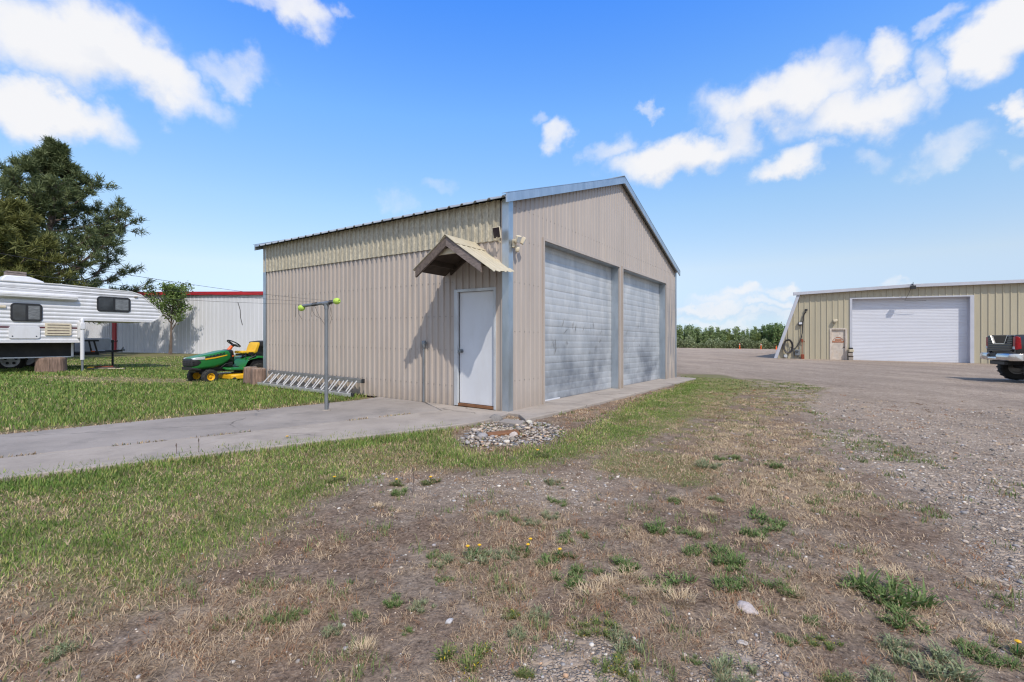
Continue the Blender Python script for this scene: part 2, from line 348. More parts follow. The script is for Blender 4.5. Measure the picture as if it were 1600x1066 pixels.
# ------------------------------------------------------------------ shed frame of reference
A0 = Vector((-.065, 7.9, 0)); SD = Vector((.57, .8216, 0)); AD = Vector((-.8216, .57, 0)); W, L = 9.95, 7.87
def shedf(p):                               # (along gable front, along side wall, up) -> offset from the corner
    o = SD * p.x + AD * p.y; return Vector((o.x, o.y, p.z - K * o.x))
def shw(s, a, z): return A0 + shedf(Vector((s, a, z)))
def side_px(u, v, p=0.0):                   # a, z on the side wall
    O = A0 - SD * p; a, z = on_plane(u, v, O, AD); return a, z + K * (O.x + a * AD.x - A0.x)
def front_px(u, v):
    s, z = on_plane(u, v, A0, SD); return s, z + K * (s * SD.x)
def corr_profile(x0, x1, per, dep, cuts=(), prof=((0, 0), (.5, 0), (.6, 1), (.88, 1), (.98, 0))):
    xs = []; k = math.floor(x0 / per) - 1
    while k * per < x1 + per:
        xs += [((k + f) * per, d * dep) for f, d in prof]; k += 1
    X = [x for x, _ in xs]; D = [d for _, d in xs]
    q = sorted(set([round(x, 4) for x in X if x0 < x < x1] + [x0, x1] + [c for c in cuts if x0 < c < x1]))
    return [(x, float(np.interp(x, X, D))) for x in q]
def corr_wall(mb, mk, x0, x1, per, dep, zb, zt, cuts=(), sgn=-1, **kw):
    pr = corr_profile(x0, x1, per, dep, cuts, **kw)
    for (xa, da), (xb, db) in zip(pr, pr[1:]):
        m_ = (xa + xb) / 2
        za, zb_ = zb(m_), zb(m_)
        mb.add([mk(xa, sgn * da, za), mk(xb, sgn * db, zb_), mk(xb, sgn * db, zt(xb)), mk(xa, sgn * da, zt(xa))], [(0, 1, 2, 3)])

def make_shed():
    sh = thing('garage_building', A0, 0, 'beige ribbed metal garage with two galvanised overhead doors in its gable end', 'garage')
    nb = lambda: MB(shedf)
    EV, PK = 3.56, 5.26
    zr = lambda s: EV + (PK - EV) * (1 - abs(s - W / 2) / (W / 2))
    OP = [(1.163, 4.868), (5.114, 8.83)]; OT = 3.09; REC = .20
    def zb(s):
        return OT if any(a < s < b for a, b in OP) else -.02
    mb = nb(); corr_wall(mb, lambda x, d, z: (x, d, z), .02, W - .02, .152, .011, zb, lambda s: zr(s), cuts=[c for o in OP for c in o] + [W / 2])
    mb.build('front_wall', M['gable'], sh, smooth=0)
    mb = nb(); corr_wall(mb, lambda x, d, z: (d, x, z), .02, L - .02, .152, .026, lambda a: 2.06 if .262 < a < 1.162 else -.02, lambda a: EV, cuts=(.262, 1.162)); mb.build('side_wall', M['beige'], sh, smooth=0)
    mb = nb(); corr_wall(mb, lambda x, d, z: (d - .028, x, z), .14, L - .02, .152, .026, lambda a: 2.895, lambda a: EV + .02, prof=((0, 0), (.5, 0), (.6, 1), (.88, 1), (.98, 0)))
    mb.build('upper_panel_band', M['fibre'], sh, smooth=0)
    mb = nb(); corr_wall(mb, lambda x, d, z: (x, L + d, z), .02, W - .02, .152, .019, lambda s: -.02, zr, cuts=[W / 2], sgn=1); mb.build('rear_wall', M['beige'], sh, smooth=0)
    mb = nb(); corr_wall(mb, lambda x, d, z: (W + d, x, z), .02, L - .02, .152, .026, lambda a: -.02, lambda a: EV, sgn=1); mb.build('side_wall', M['beige'], sh, smooth=0)
    # roof: two ribbed sheets
    sl_ = (PK - EV) / (W / 2); OH = .20
    mb = nb()
    for sg in (-1, 1):
        pr = corr_profile(-.1, L + .1, .3, .03, prof=((0, 0), (.72, 0), (.8, 1), (.92, 1), (1., 0)))
        for (xa, da), (xb, db) in zip(pr, pr[1:]):
            s0, s1 = (-OH, W / 2) if sg < 0 else (W + .12, W / 2)
            z0, z1 = EV + .07 - (OH if sg < 0 else .12) * sl_, PK + .07
            t = .012
            p = [(s0, xa, z0 + da), (s0, xb, z0 + db), (s1, xb, z1 + db), (s1, xa, z1 + da)]
            mb.add(p + [(x, y, z - t) for x, y, z in p], [(0, 1, 2, 3), (7, 6, 5, 4), (0, 4, 5, 1), (0, 3, 7, 4), (1, 5, 6, 2)])
    mb.build('roof', M['roof'], sh, smooth=0)
    for a_ in (-.13, L + .10):                                           # rake trims
        for s0, s1 in ((-OH - .01, W / 2), (W + .13, W / 2)):
            z0, z1 = EV + .10 - (OH if s0 < 0 else .13) * sl_, PK + .10
            mb = nb()
            mb.add([(s0, a_, z0 - .135), (s1, a_, z1 - .135), (s1, a_, z1 + .015), (s0, a_, z0 + .015), (s0, a_ + .03, z0 - .135), (s1, a_ + .03, z1 - .135), (s1, a_ + .03, z1 + .015), (s0, a_ + .03, z0 + .015)],
                   [(0, 1, 2, 3), (4, 7, 6, 5), (0, 4, 5, 1), (3, 2, 6, 7), (0, 3, 7, 4)])
            mb.add([(s0, a_ - .004, z0 + .019), (s1, a_ - .004, z1 + .019), (s1, a_ + .11, z1 + .019), (s0, a_ + .11, z0 + .019), (s0, a_ - .004, z0 + .03), (s1, a_ - .004, z1 + .03), (s1, a_ + .11, z1 + .03), (s0, a_ + .11, z0 + .03)],
                   [(0, 1, 2, 3), (4, 7, 6, 5), (0, 4, 5, 1), (3, 2, 6, 7), (0, 3, 7, 4)])
            mb.build('rake_trim', M['galv'], sh, smooth=0)
    mb = nb(); mb.prism([(W / 2 - .14, PK + .10), (W / 2, PK + .15), (W / 2 + .14, PK + .10), (W / 2 + .14, PK + .115), (W / 2, PK + .165), (W / 2 - .14, PK + .115)], -.12, L + .12, 1); mb.build('ridge_cap', M['roof'], sh, smooth=0)
    for (cs, ca, ss, sa) in ((0, 0, 1, 1), (W, 0, -1, 1), (0, L, 1, -1), (W, L, -1, -1)):
        mb = nb(); t = .032; w1 = .10
        mb.prism([(cs - ss * t, ca - sa * t), (cs + ss * w1, ca - sa * t), (cs + ss * w1, ca + sa * .005), (cs + ss * .005, ca + sa * .005), (cs + ss * .005, ca + sa * w1), (cs - ss * t, ca + sa * w1)], -.03, EV + .02, 2)
        mb.build('corner_trim', M['galv'], sh, smooth=0)
    # overhead doors, their metal jambs and beige edge trims
    for (a, b) in OP:
        mb = nb(); n = 21; hh = (OT + .02) / n
        for i in range(n):
            z0, z1 = i * hh, (i + 1) * hh; j = (i % 5 == 4)
            d = REC; g = .0042
            pts = [(d, z0), (d - g * .7, z0 + .025), (d - g, z0 + .05), (d - g, z1 - .045), (d - g * .7, z1 - .022), (d, z1)] if i % 5 else [(d + .003, z0), (d - g * .5, z0 + .02), (d - g, z0 + .05), (d - g, z1 - .045), (d - g * .7, z1 - .022), (d, z1)]
            for (y0, q0), (y1, q1) in zip(pts, pts[1:]): mb.add([(a + .012, y0, q0), (b - .012, y0, q0), (b - .012, y1, q1), (a + .012, y1, q1)], [(0, 1, 2, 3)])
        dr = mb.build('garage_door', M['gdoor'], sh, smooth=60)
        if a < 2: dr['label'] = 'weathered galvanised sectional door nearer the corner, dark scuffs low down'
        else: dr['label'] = 'weathered galvanised sectional door farther from the corner'
        mb = nb()                                                        # scuffs: ragged dark dents and scrapes
        rr = random.Random(3 if a < 2 else 9)
        for k in range(15 if a < 2 else 13):
            cx_ = rr.uniform(a + .5, b - .4); cz = rr.choice((.95, 1.0, 1.1, 1.2, 1.45)) + rr.uniform(-.1, .08); ln = rr.uniform(.06, .2); an = rr.choice((1.2, 1.9, 1.5, .5)) + rr.uniform(-.3, .3)
            for q in range(2):
                x0, z0 = cx_ + rr.uniform(-.04, .04), cz + rr.uniform(-.03, .03)
                pts = [(x0 + math.cos(an) * ln * t + rr.uniform(-.012, .012), z0 + math.sin(an) * ln * t, rr.uniform(.003, .011) * (1 - abs(2 * t - 1) * .7)) for t in (0, .25, .5, .75, 1)]
                for (xa, za, wa), (xb, zb_, wb) in zip(pts, pts[1:]):
                    y = REC - .0155; mb.add([(xa - wa, y, za), (xa + wa, y, za), (xb + wb, y, zb_), (xb - wb, y, zb_)], [(0, 1, 2, 3)])
        tag(mb.build('scuff_marks', M['alu_dark'], dr, smooth=0), kind='stuff')
        if a < 2:
            mb = nb(); mb.mm((a + .02, REC - .03, .0), (a + .95, REC - .016, .028)); mb.build('bottom_seal', M['white'], dr, smooth=0)
        mb = nb()
        mb.mm((b - .01, .004, -.01), (b + .012, REC + .02, OT)); mb.mm((a - .012, .004, -.01), (a + .01, REC + .02, OT)); mb.mm((a, .004, OT - .012), (b, REC + .02, OT + .01))
        mb.build('door_jamb', M['galv'], sh, smooth=0)
        mb = nb()
        mb.mm((a - .05, -.028, -.01), (a + .006, .003, OT + .05)); mb.mm((b - .006, -.028, -.01), (b + .05, .003, OT + .05)); mb.mm((a + .006, -.028, OT - .006), (b - .006, .003, OT + .05))
        mb.build('opening_trim', M['beige'], sh, smooth=0)
    # people door on the side wall
    mb = nb(); mb.mm((-.034, 1.10, 0), (.01, 1.185, 2.105)); mb.mm((-.034, .24, 0), (.01, .285, 2.105)); mb.mm((-.034, .285, 2.055), (.01, 1.10, 2.105))
    fr = mb.build('door_frame', M['frame'], sh, smooth=0, bev=.004)
    mb = nb(); mb.mm((.022, .285, .05), (.06, 1.10, 2.055)); d = mb.build('door', M['white'], sh, smooth=0, bev=.004)
    mb = nb(); mb.mm((-.02, .285, .0), (.06, 1.10, .042)); mb.build('sill', M['brown'], d, smooth=0)
    mb3 = MB(lambda p: shedf(Vector((.02 - p.x, 1.04 + p.y, .99 + p.z))))
    mb3.lathe([(.034, .0), (.034, .012), (.014, .014), (.014, .04), (.03, .05), (.034, .065), (.028, .08), (.001, .082)], (0, 0, 0), 'x', 16)
    mb3.build('handle', M['steel'], d)
    # little gable canopy over the people door
    ra, rz_, sl2, pr_ = .69, 2.86, .66, .75
    cp = bpy.data.objects.new('door_canopy', None); COL.objects.link(cp); cp.parent = sh
    def zc(a, off=0): return rz_ - abs(a - ra) * sl2 + off
    for (a0, a1) in ((ra, -.27), (ra, 1.44)):
        mb = nb(); n = 30
        up = []
        for i in range(n + 1):
            p = -.8 + i * .8 / n; r_ = .012 if (i % 5 in (0,)) else 0
            up.append((p, r_))
        for (p0, r0), (p1, r1) in zip(up, up[1:]):
            jag = .012 * math.sin(p0 * 31); jb = .012 * math.sin(p1 * 31); sg = 1 if a1 > a0 else -1
            k0, k1 = ((.14 * (1 + p0 / .8), .14 * (1 + p1 / .8)) if sg < 0 else (0, 0)); e0, e1_ = a1 + k0 + sg * jag, a1 + k1 + sg * jb
            q = [(p0, a0, zc(a0, .02) + r0), (p1, a0, zc(a0, .02) + r1), (p1, e1_, zc(e1_, .02) + r1), (p0, e0, zc(e0, .02) + r0)]
            mb.add(q + [(x, y, z - .006) for x, y, z in q], [(0, 1, 2, 3), (7, 6, 5, 4), (0, 3, 7, 4), (1, 5, 6, 2), (2, 6, 7, 3)])
        mb.build('roof_sheet', M['tin'], cp, smooth=0)
        mb = nb(); e1 = -.04 if a1 < 0 else 1.40                          # boards under the sheet
        mb.add([(-.74, ra, zc(ra, -.005)), (-.03, ra, zc(ra, -.005)), (-.03, e1, zc(e1, -.005)), (-.74, e1, zc(e1, -.005)), (-.74, ra, zc(ra, -.03)), (-.03, ra, zc(ra, -.03)), (-.03, e1, zc(e1, -.03)), (-.74, e1, zc(e1, -.03))],
               [(0, 1, 2, 3), (7, 6, 5, 4), (0, 4, 5, 1), (1, 5, 6, 2), (2, 6, 7, 3), (3, 7, 4, 0)])
        mb.build('soffit_board', M['wood_dark'], cp, smooth=0)
        for p, mt, hh in ((-.765, 'wood', .135), (-.05, 'wood_dark', .12)):
            mb = nb(); ew = e1 if p < -.5 else (e1 if a1 < 0 else 1.25)
            if p > -.5 and a1 < 0: ew = .1
            mb.add([(p - .02, ra, zc(ra, .012)), (p - .02, ew, zc(ew, .012)), (p - .02, ew, zc(ew, -hh)), (p - .02, ra, zc(ra, -hh)), (p + .02, ra, zc(ra, .012)), (p + .02, ew, zc(ew, .012)), (p + .02, ew, zc(ew, -hh)), (p + .02, ra, zc(ra, -hh))],
                   [(0, 1, 2, 3), (7, 6, 5, 4), (0, 4, 5, 1), (1, 5, 6, 2), (2, 6, 7, 3), (3, 7, 4, 0)])
            mb.build('rafter', M['wood' if a1 > 1 else 'wood_grey'] if mt == 'wood' else M[mt], cp, smooth=0)
    mb = nb(); mb.mm((-.70, ra - .27, zc(ra) - .25), (-.66, ra + .27, zc(ra) - .16)); mb.build('collar_tie', M['cream'], cp, smooth=0)
    mb = nb(); mb.mm((-.69, ra + .42, zc(ra) - .40), (-.10, ra + .46, zc(ra) - .31)); mb.build('purlin', M['wood_dark'], cp, smooth=0)
    mb = nb(); mb.mm((-.69, ra - .50, zc(ra) - .42), (-.10, ra - .46, zc(ra) - .36)); mb.build('purlin', M['wood_dark'], cp, smooth=0)
    mb = nb(); mb.prism([(ra - .22, zc(ra - .22, .03)), (ra, zc(ra, .045)), (ra + .12, zc(ra + .12, .03)), (ra + .12, zc(ra + .12, .036)), (ra, zc(ra, .052)), (ra - .22, zc(ra - .22, .036))], -.81, 0, 0)
    mb.build('ridge_flashing', M['tin'], cp, smooth=0)
    # screw heads in rows on both visible walls
    mb = nb()
    for z in (.35, 1.0, 1.62, 2.25):
        for i in range(int(L / .152)):
            a = (i + .3) * .152
            if .2 < a < 1.2 or a < .2: continue
            mb.box((-.004, a, z), (.010, .014, .014))
    for z in (.5, 1.35, 2.2, 2.95, 3.5):
        for i in range(int(W / .152)):
            s = (i + .3) * .152
            if any(a - .1 < s < b + .1 for a, b in OP) and z < 3.2 or s < .16 or s > W - .16: continue
            mb.box((s, -.003, z), (.012, .008, .012))
    tag(mb.build('wall_screws', M['alu_dark'], sh, smooth=0), kind='stuff')
    return sh
make_shed()

# things fixed to or leaning on the shed
def shed_things():
    a, z = side_px(785.5, 364.5, .06)
    t = thing('solar_panel', shw(-.16, .12, 2.9), math.atan2(AD.y, AD.x), 'small dark solar panel in a cream frame above the corner trim', 'solar panel')
    rot = Matrix.Rotation(R(-32), 3, 'X')
    mb = MB(); mb.box((0, 0, .09), (.155, .022, .19), Matrix.Rotation(R(-12), 3, 'X')); mb.build('panel_frame', M['cream'], t, bev=.004)
    mb = MB(); mb.box((0, .0125, .09), (.132, .004, .165), Matrix.Rotation(R(-12), 3, 'X') ); 
    mb.build('solar_cell', M['solar'], t)
    mb = MB(); mb.tube([(0, 0, .02), (0, -.06, -.04), (0, -.11, -.05)], .012); mb.build('bracket', M['cream'], t)
    # security light on the corner's gable side
    t = thing('security_light', shw(.09, -.045, 2.80), math.atan2(SD.y, SD.x), 'cream twin-head security light on the corner trim beside the gable', 'security light')
    mb = MB(); mb.box((0, -.02, .03), (.07, .05, .13)); mb.box((.0, -.06, .09), (.15, .07, .045), Matrix.Rotation(R(-14), 3, 'Y')); mb.build('housing', M['cream'], t, bev=.008)
    for dx, rz in ((-.035, -25), (.115, 30)):
        mb = MB(); Rm = Matrix.Rotation(R(rz), 3, 'Z') @ Matrix.Rotation(R(28), 3, 'X'); mb.box((dx, -.12, .09), (.085, .06, .12), Rm); h_ = mb.build('lamp_head', M['cream'], t, bev=.008)
        mb = MB(); mb.box(Vector((dx, -.12, .09)) + Rm @ Vector((0, -.032, 0)), (.07, .004, .10), Rm); mb.build('lens', M['lens'], h_)
    mb = MB(); mb.lathe([(.02, .0), (.04, -.03), (.045, -.06), (.03, -.10), (.001, -.11)], (.03, -.06, .0), 'z', 16); mb.build('motion_sensor', M['cream'], t)
    # conduit
    t = thing('conduit_pipe', shw(-.06, 1.93, 0), math.atan2(AD.y, AD.x), 'thin grey conduit pipe rising from concrete left of the white door', 'conduit')
    mb = MB(); mb.tube([(0, 0, 0), (0, 0, 1.08)], .018, 10); mb.build('pipe', M['steel'], t)
    mb = MB(); mb.lathe([(.022, 1.02), (.04, 1.05), (.04, 1.15), (.03, 1.165), (.001, 1.166)], (0, 0, 0), 'z', 14); mb.box((-.03, .0, 1.12), (.05, .05, .05)); mb.build('cap', M['steel'], t)
    # extension ladder lying on its edge against the wall
    a0, a1 = 4.0, 7.85
    t = thing('ladder', shw(-.27, 3.62, -.02), math.atan2(AD.y, AD.x), 'aluminium extension ladder lying on its side along the foot of the side wall', 'ladder')
    # local: x along the wall, y towards the viewer (= -s)
    Ln = 3.75
    for (off, m0, m1) in ((0, 0., Ln), (.075, .12, Ln - .05)):
        lo = Vector((0, .17 - off, .04 + off * .3)); hi = Vector((0, -.10 - off * .5, .31 + off * .25))
        for q in (lo, hi):
            mb = MB(); mb.beam(q + Vector((m0, 0, K * 0)), q + Vector((m1, 0, .05)), .028, .075); mb.build('rail', M['alu_dark'] if q is hi or off else M['alu'], t, bev=.004)
        for i in range(12):
            x = .18 + i * .305 + off * 1.9
            if x < m0 + .1 or x > m1 - .05: continue
            mb = MB(); mb.tube([lo + Vector((x, 0, x * .013)), hi + Vector((x, 0, x * .013))], .017, 8); mb.build('rung', M['alu'], t)
    mb = MB(); mb.box((-.02, .16, .05), (.06, .05, .09)); mb.box((-.02, -.10, .32), (.06, .05, .09)); mb.build('foot_pad', M['black'], t, bev=.01)
shed_things()

# ------------------------------------------------------------------ ground regions (world polygons, metres)
def sd_poly(x, y, poly):
    """signed distance, positive inside"""
    x = np.asarray(x, float); y = np.asarray(y, float); d = np.full(x.shape, 1e9); ins = np.zeros(x.shape, bool)
    n = len(poly)
    for i in range(n):
        ax, ay = poly[i]; bx, by = poly[(i + 1) % n]; ex, ey = bx - ax, by - ay
        t = np.clip(((x - ax) * ex + (y - ay) * ey) / (ex * ex + ey * ey + 1e-12), 0, 1)
        d = np.minimum(d, np.hypot(x - ax - t * ex, y - ay - t * ey))
        c = (ay > y) != (by > y)
        ins ^= c & (x < (bx - ax) * (y - ay) / (by - ay + 1e-12) + ax)
    return np.where(ins, d, -d)
def PP(l): return [P(u, v) for u, v in l]
def wxy(s, a): p = shw(s, a, 0); return (p.x, p.y)
LAWN_A = PP([(0, 676), (150, 664), (350, 645), (560, 625), (600, 616)]) + [wxy(-.02, 3.1), wxy(-.02, 8.2), wxy(12, 8.2), (-9, 34), (-60, 40), (-60, 5.0), (-12, 3.0)]
LAWN_B = [(-12, 0.3)] + PP([(0, 746), (345, 707), (690, 667), (703, 690), (735, 708), (800, 706), (870, 690), (925, 662), (985, 632), (1060, 602), (1077, 594), (1062, 584), (1130, 586), (1165, 594), (1182, 604), (1125, 632), (1066, 668), (1000, 696), (940, 708),
      (880, 728), (820, 738), (770, 742), (700, 738), (640, 734), (600, 748), (572, 772), (520, 800), (470, 838), (400, 872), (330, 905), (250, 945), (150, 962), (80, 946), (0, 930)]) + [(-4, .7)]
PATCH = PP([(918, 718), (955, 706), (1030, 702), (1085, 710), (1112, 730), (1112, 754), (1070, 758), (1020, 744), (960, 738), (925, 730)])
PATCHY = PP([(985, 694), (1050, 660), (1100, 620), (1160, 590), (1250, 596), (1290, 606), (1260, 640), (1190, 656), (1120, 690), (1060, 704), (1000, 706)])
STRIP = PP([(1225, 622), (1262, 632), (1330, 668), (1400, 690), (1470, 706), (1500, 716), (1440, 724), (1395, 722), (1330, 722), (1275, 700), (1255, 662)])
STRIP2 = PP([(1100, 588), (1180, 594), (1280, 604), (1250, 616), (1130, 612)])
STRIP3 = PP([(1310, 735), (1380, 755), (1430, 790), (1440, 830), (1370, 830), (1300, 780)])
STRAWP = PP([(1050, 690), (1110, 655), (1190, 632), (1255, 660), (1275, 705), (1340, 740), (1400, 800), (1330, 840), (1200, 800), (1120, 740), (1075, 715)])
GRAV = [(60, 1)] + [(3.2, .9), (2.6, 2.0)] + PP([(1530, 1010), (1490, 930), (1440, 850), (1400, 790), (1330, 742), (1260, 690), (1235, 640), (1180, 606), (1165, 594), (1110, 585), (1060, 583)]) + [wxy(10.3, .4), wxy(10.3, 9), (5, 40), (0, 130), (260, 130)]
GPATCH = PP([(640, 1090), (740, 1060), (840, 1015), (900, 985), (960, 990), (1010, 1040), (1000, 1100), (820, 1130)])
GPATCH2 = PP([(1120, 1000), (1200, 985), (1240, 1020), (1290, 1066), (1280, 1120), (1080, 1100), (1060, 1050)])
DIRTB = PP([(560, 745), (640, 738), (760, 745), (900, 730), (1000, 745), (940, 800), (780, 790), (620, 790)])
BURNT = PP([(0, 588), (140, 597), (310, 601), (310, 594), (130, 589)])
ROCKS = PP([(716, 694), (732, 672), (752, 662), (790, 652), (838, 658), (884, 668), (880, 680), (858, 690), (800, 696), (752, 698)])
WALK_B = [P(u, v, 1.2) for u, v in [(0, 677), (560, 624), (600, 614)]] + [wxy(0, 3.3), wxy(0, 0.02)]
AX = wxy(-.05, -.04)
CRK = [P(u, v, 1.21) for u, v in [(0, 715), (300, 684), (690, 641)]]
def st(x, a, b): t = np.clip((x - a) / (b - a), 0, 1); return t * t * (3 - 2 * t)
def regions(x, y):
    n1 = fbm(x, y, .55, 3) - .5; n2 = fbm(x, y, .16, 8) - .5; n3 = fbm(x, y, 1.7, 21) - .5
    w = .42 * n1 + .20 * n2 + .28 * n3
    a = sd_poly(x, y, LAWN_A); b = sd_poly(x, y, LAWN_B); p = sd_poly(x, y, PATCH); s1 = sd_poly(x, y, STRIP); s2 = sd_poly(x, y, STRIP2); s3 = sd_poly(x, y, STRIP3)
    edge = sd_poly(x, y, PP([(-300, 706), (0, 746), (690, 667), (703, 690), (735, 708), (800, 706), (870, 690), (925, 662), (1060, 602), (1060, 400 + 165), (-300, 565)]))    # distance beyond the concrete side
    gA = st(a + .06 * n2, -.02, .07)
    gB = st(b + w * .9, np.where(y > 5, -.22, -.10), np.where(y > 5, .16, .40))
    burnt = st(sd_poly(x, y, BURNT) + n1 * .9, -.35, .35)
    farA = st(y + n3 * 4, 15, 19)
    dB = np.clip(-edge, 0, 9)                                             # metres from the concrete edge
    dry = np.clip(.07 + .36 * st(dB + 1.0 * n1, .15, .95) + (1.0 * n1 + .8 * n2) * st(dB, 0, .6) + .45 * (1 - st(b + w, .0, .45)) , 0, 1)
    dry = np.where(x > -.9, np.clip(dry * .8 + .10 + n1 * .5, 0, 1), dry)
    dryA = np.clip(.10 + .45 * n1 + .85 * burnt + .26 * farA + (1 - st(a, .0, .16)) * .8, 0, 1)
    green = np.maximum(gA, gB); green = np.maximum(green, .95 * st(p + w * .45, -.12, .14)); green = np.maximum(green, .85 * st(sd_poly(x, y, PATCHY) + .3 * n1, -.2, .3) * st(n1 * .8 + n2 + .06, -.10, .14))
    dr = np.where(gA > gB, dryA, dry)
    sp = np.maximum(np.maximum(st(s1 + .5 * n1, -.1, .25) * st(n2 + n1 * .6, -.03, .12), st(s2 + .5 * n1, -.2, .4) * st(n2 + n1, -.06, .15) * .9), st(s3 + .6 * n1, -.2, .25) * st(n2 + n1 * .5, .02, .16) * .8)
    straw = np.clip(st(sd_poly(x, y, STRAWP) + w, -.2, .35) * (.55 + 1.6 * n2 + .8 * n1), 0, 1)
    gr = np.maximum(st(sd_poly(x, y, GRAV) + .9 * n1 + .3 * n2, -.3, .5), np.maximum(st(sd_poly(x, y, GPATCH) + w * .7, -.1, .15), st(sd_poly(x, y, GPATCH2) + w * .7, -.1, .2)))
    gr = np.maximum(gr, .75 * st(sd_poly(x, y, DIRTB) + w, -.3, .3)); gr = gr * (1 - .85 * st(straw, .1, .6))
    lit = np.clip((1 - gr) * st(n1 * .9 + .7 * n2 + .4 * n3 + .02, -.10, .16), 0, 1) * (1 - green) * st(-np.hypot(x - .2, y - 7) , -16, -7)
    return dict(green=green, dry=dr, sparse=sp, straw=straw, gravel=gr, litter=lit, a=a, b=b, burnt=burnt, farA=farA, isA=gA > gB, dB=dB)

def spaced(lo, f0, f1, hi, step, g=1.16):
    c = list(np.arange(f0, f1, step)); s = step; x = c[-1]
    while x < hi: s = min(s * g, 60); x += s; c.append(x)
    s = step; x = f0; pre = []
    while x > lo: s = min(s * g, 60); x -= s; pre.append(x)
    return np.array(pre[::-1] + c)
def make_ground():
    xs = spaced(-900, -9, 11, 900, .055); ys = spaced(-300, .8, 13.5, 1500, .055)
    X, Y = np.meshgrid(xs, ys); x = X.ravel(); y = Y.ravel(); r = regions(x, y)
    z = gz(x, y); z = z + .02 * st(r['a'], 0, .4) - .02 * st(sd_poly(x, y, ROCKS), -.2, .2)
    nx, ny = len(xs), len(ys); i = np.arange(nx * ny).reshape(ny, nx)
    f = np.stack([i[:-1, :-1], i[:-1, 1:], i[1:, 1:], i[1:, :-1]], -1).reshape(-1, 4)
    far = st(np.hypot(x, y), 40, 60)
    fieldness = st(-sd_poly(x, y, GRAV), -1, 6) * st(np.hypot(x, y), 20, 45)
    col = np.stack([np.clip(r['green'] + .5 * r['sparse'] + fieldness, 0, 1), r['gravel'], np.clip(r['straw'] + .55 * r['litter'] + r['green'] * r['dry'] * .4 + .7 * r['burnt'], 0, 1)], 1)
    m, nt, b = newmat('ground_soil')
    at = nd(nt, 'Attribute', attribute_name='Col').outputs[0]; sp = nd(nt, 'SeparateXYZ', {0: at}); g, gv, sw = sp.outputs
    p = pos(nt)
    n_big = noise(nt, p, 1.3, 5, .6); n_f = noise(nt, p, 60, 4, .7); n_m = noise(nt, p, 9, 5, .65)
    soil = ramp(nt, n_m, [(.3, (.125, .094, .071)), (.5, (.222, .172, .133)), (.7, (.325, .262, .207))])
    soil = mix(nt, ramp(nt, n_big, [(.42, 0.), (.60, .75)]), soil, (.150, .095, .065))
    soil = mix(nt, ramp(nt, n_f, [(.52, 0.), (.66, .75)]), soil, (.37, .28, .21))
    soil = mix(nt, ramp(nt, n_f, [(.34, .8), (.46, 0.)]), soil, (.06, .045, .037))
    n_c = noise(nt, p, 24, 5, .7); soil = mix(nt, 1., soil, ramp(nt, n_c, [(.32, (.45, .42, .40)), (.47, (.95, .95, .95)), (.60, (1.05, 1.03, 1.)), (.70, (1.45, 1.36, 1.25))]), 'MULTIPLY')
    def stones(sc, seed):
        vv = nd(nt, 'VectorMath', {0: p, 1: (seed, seed * 2, 0)}, operation='ADD').outputs[0]
        v1 = nd(nt, 'TexVoronoi', {'Vector': vv, 'Scale': sc, 'Randomness': 1.}); v2 = nd(nt, 'TexVoronoi', {'Vector': vv, 'Scale': sc, 'Randomness': 1.}, feature='DISTANCE_TO_EDGE')
        rnd = nd(nt, 'SeparateXYZ', {0: v1.outputs['Color']})
        c = ramp(nt, rnd.outputs[0], [(.0, (.17, .14, .12)), (.3, (.36, .295, .245)), (.55, (.49, .405, .335)), (.8, (.57, .465, .375)), (.93, (.43, .40, .385)), (1., (.72, .65, .58))])
        return mix(nt, ramp(nt, v2.outputs[0], [(.0, 1.), (.10, 0.)]), c, (.16, .125, .095)), v2.outputs[0], rnd.outputs[1]
    s1, d1, r1 = stones(58, 0.); s2, d2, r2 = stones(24, 3.1)
    big = ramp(nt, r2, [(.62, 0.), (.66, 1.)])
    st_ = mix(nt, big, s1, s2); d_ = mix(nt, big, d1, d2)
    fine = mix(nt, .55, st_, ramp(nt, n_m, [(.3, (.345, .28, .23)), (.7, (.50, .415, .345))]))
    tint = ramp(nt, noise(nt, pos(nt, (1, .35, 1)), .55, 5, .6), [(.35, (.86, .83, .79)), (.65, (1.16, 1.12, 1.06))])
    grav = mix(nt, 1., fine, tint, 'MULTIPLY')
    sp2 = noise(nt, p, 3.1, 8, .80); grav = mix(nt, 1., grav, ramp(nt, sp2, [(.36, (.70, .67, .65)), (.48, (1., 1., 1.)), (.56, (1., 1., 1.)), (.68, (1.22, 1.2, 1.17))]), 'MULTIPLY')
    spk = noise(nt, p, 17, 6, .75); grav = mix(nt, 1., grav, ramp(nt, spk, [(.34, (.62, .58, .55)), (.47, (1., 1., 1.)), (.58, (1., 1., 1.)), (.70, (1.3, 1.27, 1.22))]), 'MULTIPLY')
    out = mix(nt, math_(nt, 'MULTIPLY', gv, .95), soil, grav)
    strawc = ramp(nt, n_f, [(.3, (.16, .115, .08)), (.5, (.34, .25, .165)), (.7, (.46, .36, .245))])
    out = mix(nt, math_(nt, 'MULTIPLY', sw, .72), out, strawc)
    grn = ramp(nt, n_f, [(.3, (.085, .088, .034)), (.55, (.185, .178, .075)), (.75, (.35, .295, .16))])
    out = mix(nt, math_(nt, 'MULTIPLY', g, .85), out, grn)
    nt.links.new(out, b.inputs['Base Color']); b.inputs['Roughness'].default_value = .95; b.inputs['Specular IOR Level'].default_value = .15
    hh = math_(nt, 'ADD', math_(nt, 'MULTIPLY', ramp(nt, d_, [(0., 0.), (.25, 1.)]), math_(nt, 'MULTIPLY_ADD', gv, .9, .0)), math_(nt, 'ADD', math_(nt, 'MULTIPLY', n_f, .9), math_(nt, 'MULTIPLY', n_c, 1.3)))
    bump(nt, b, hh, .85, .014)
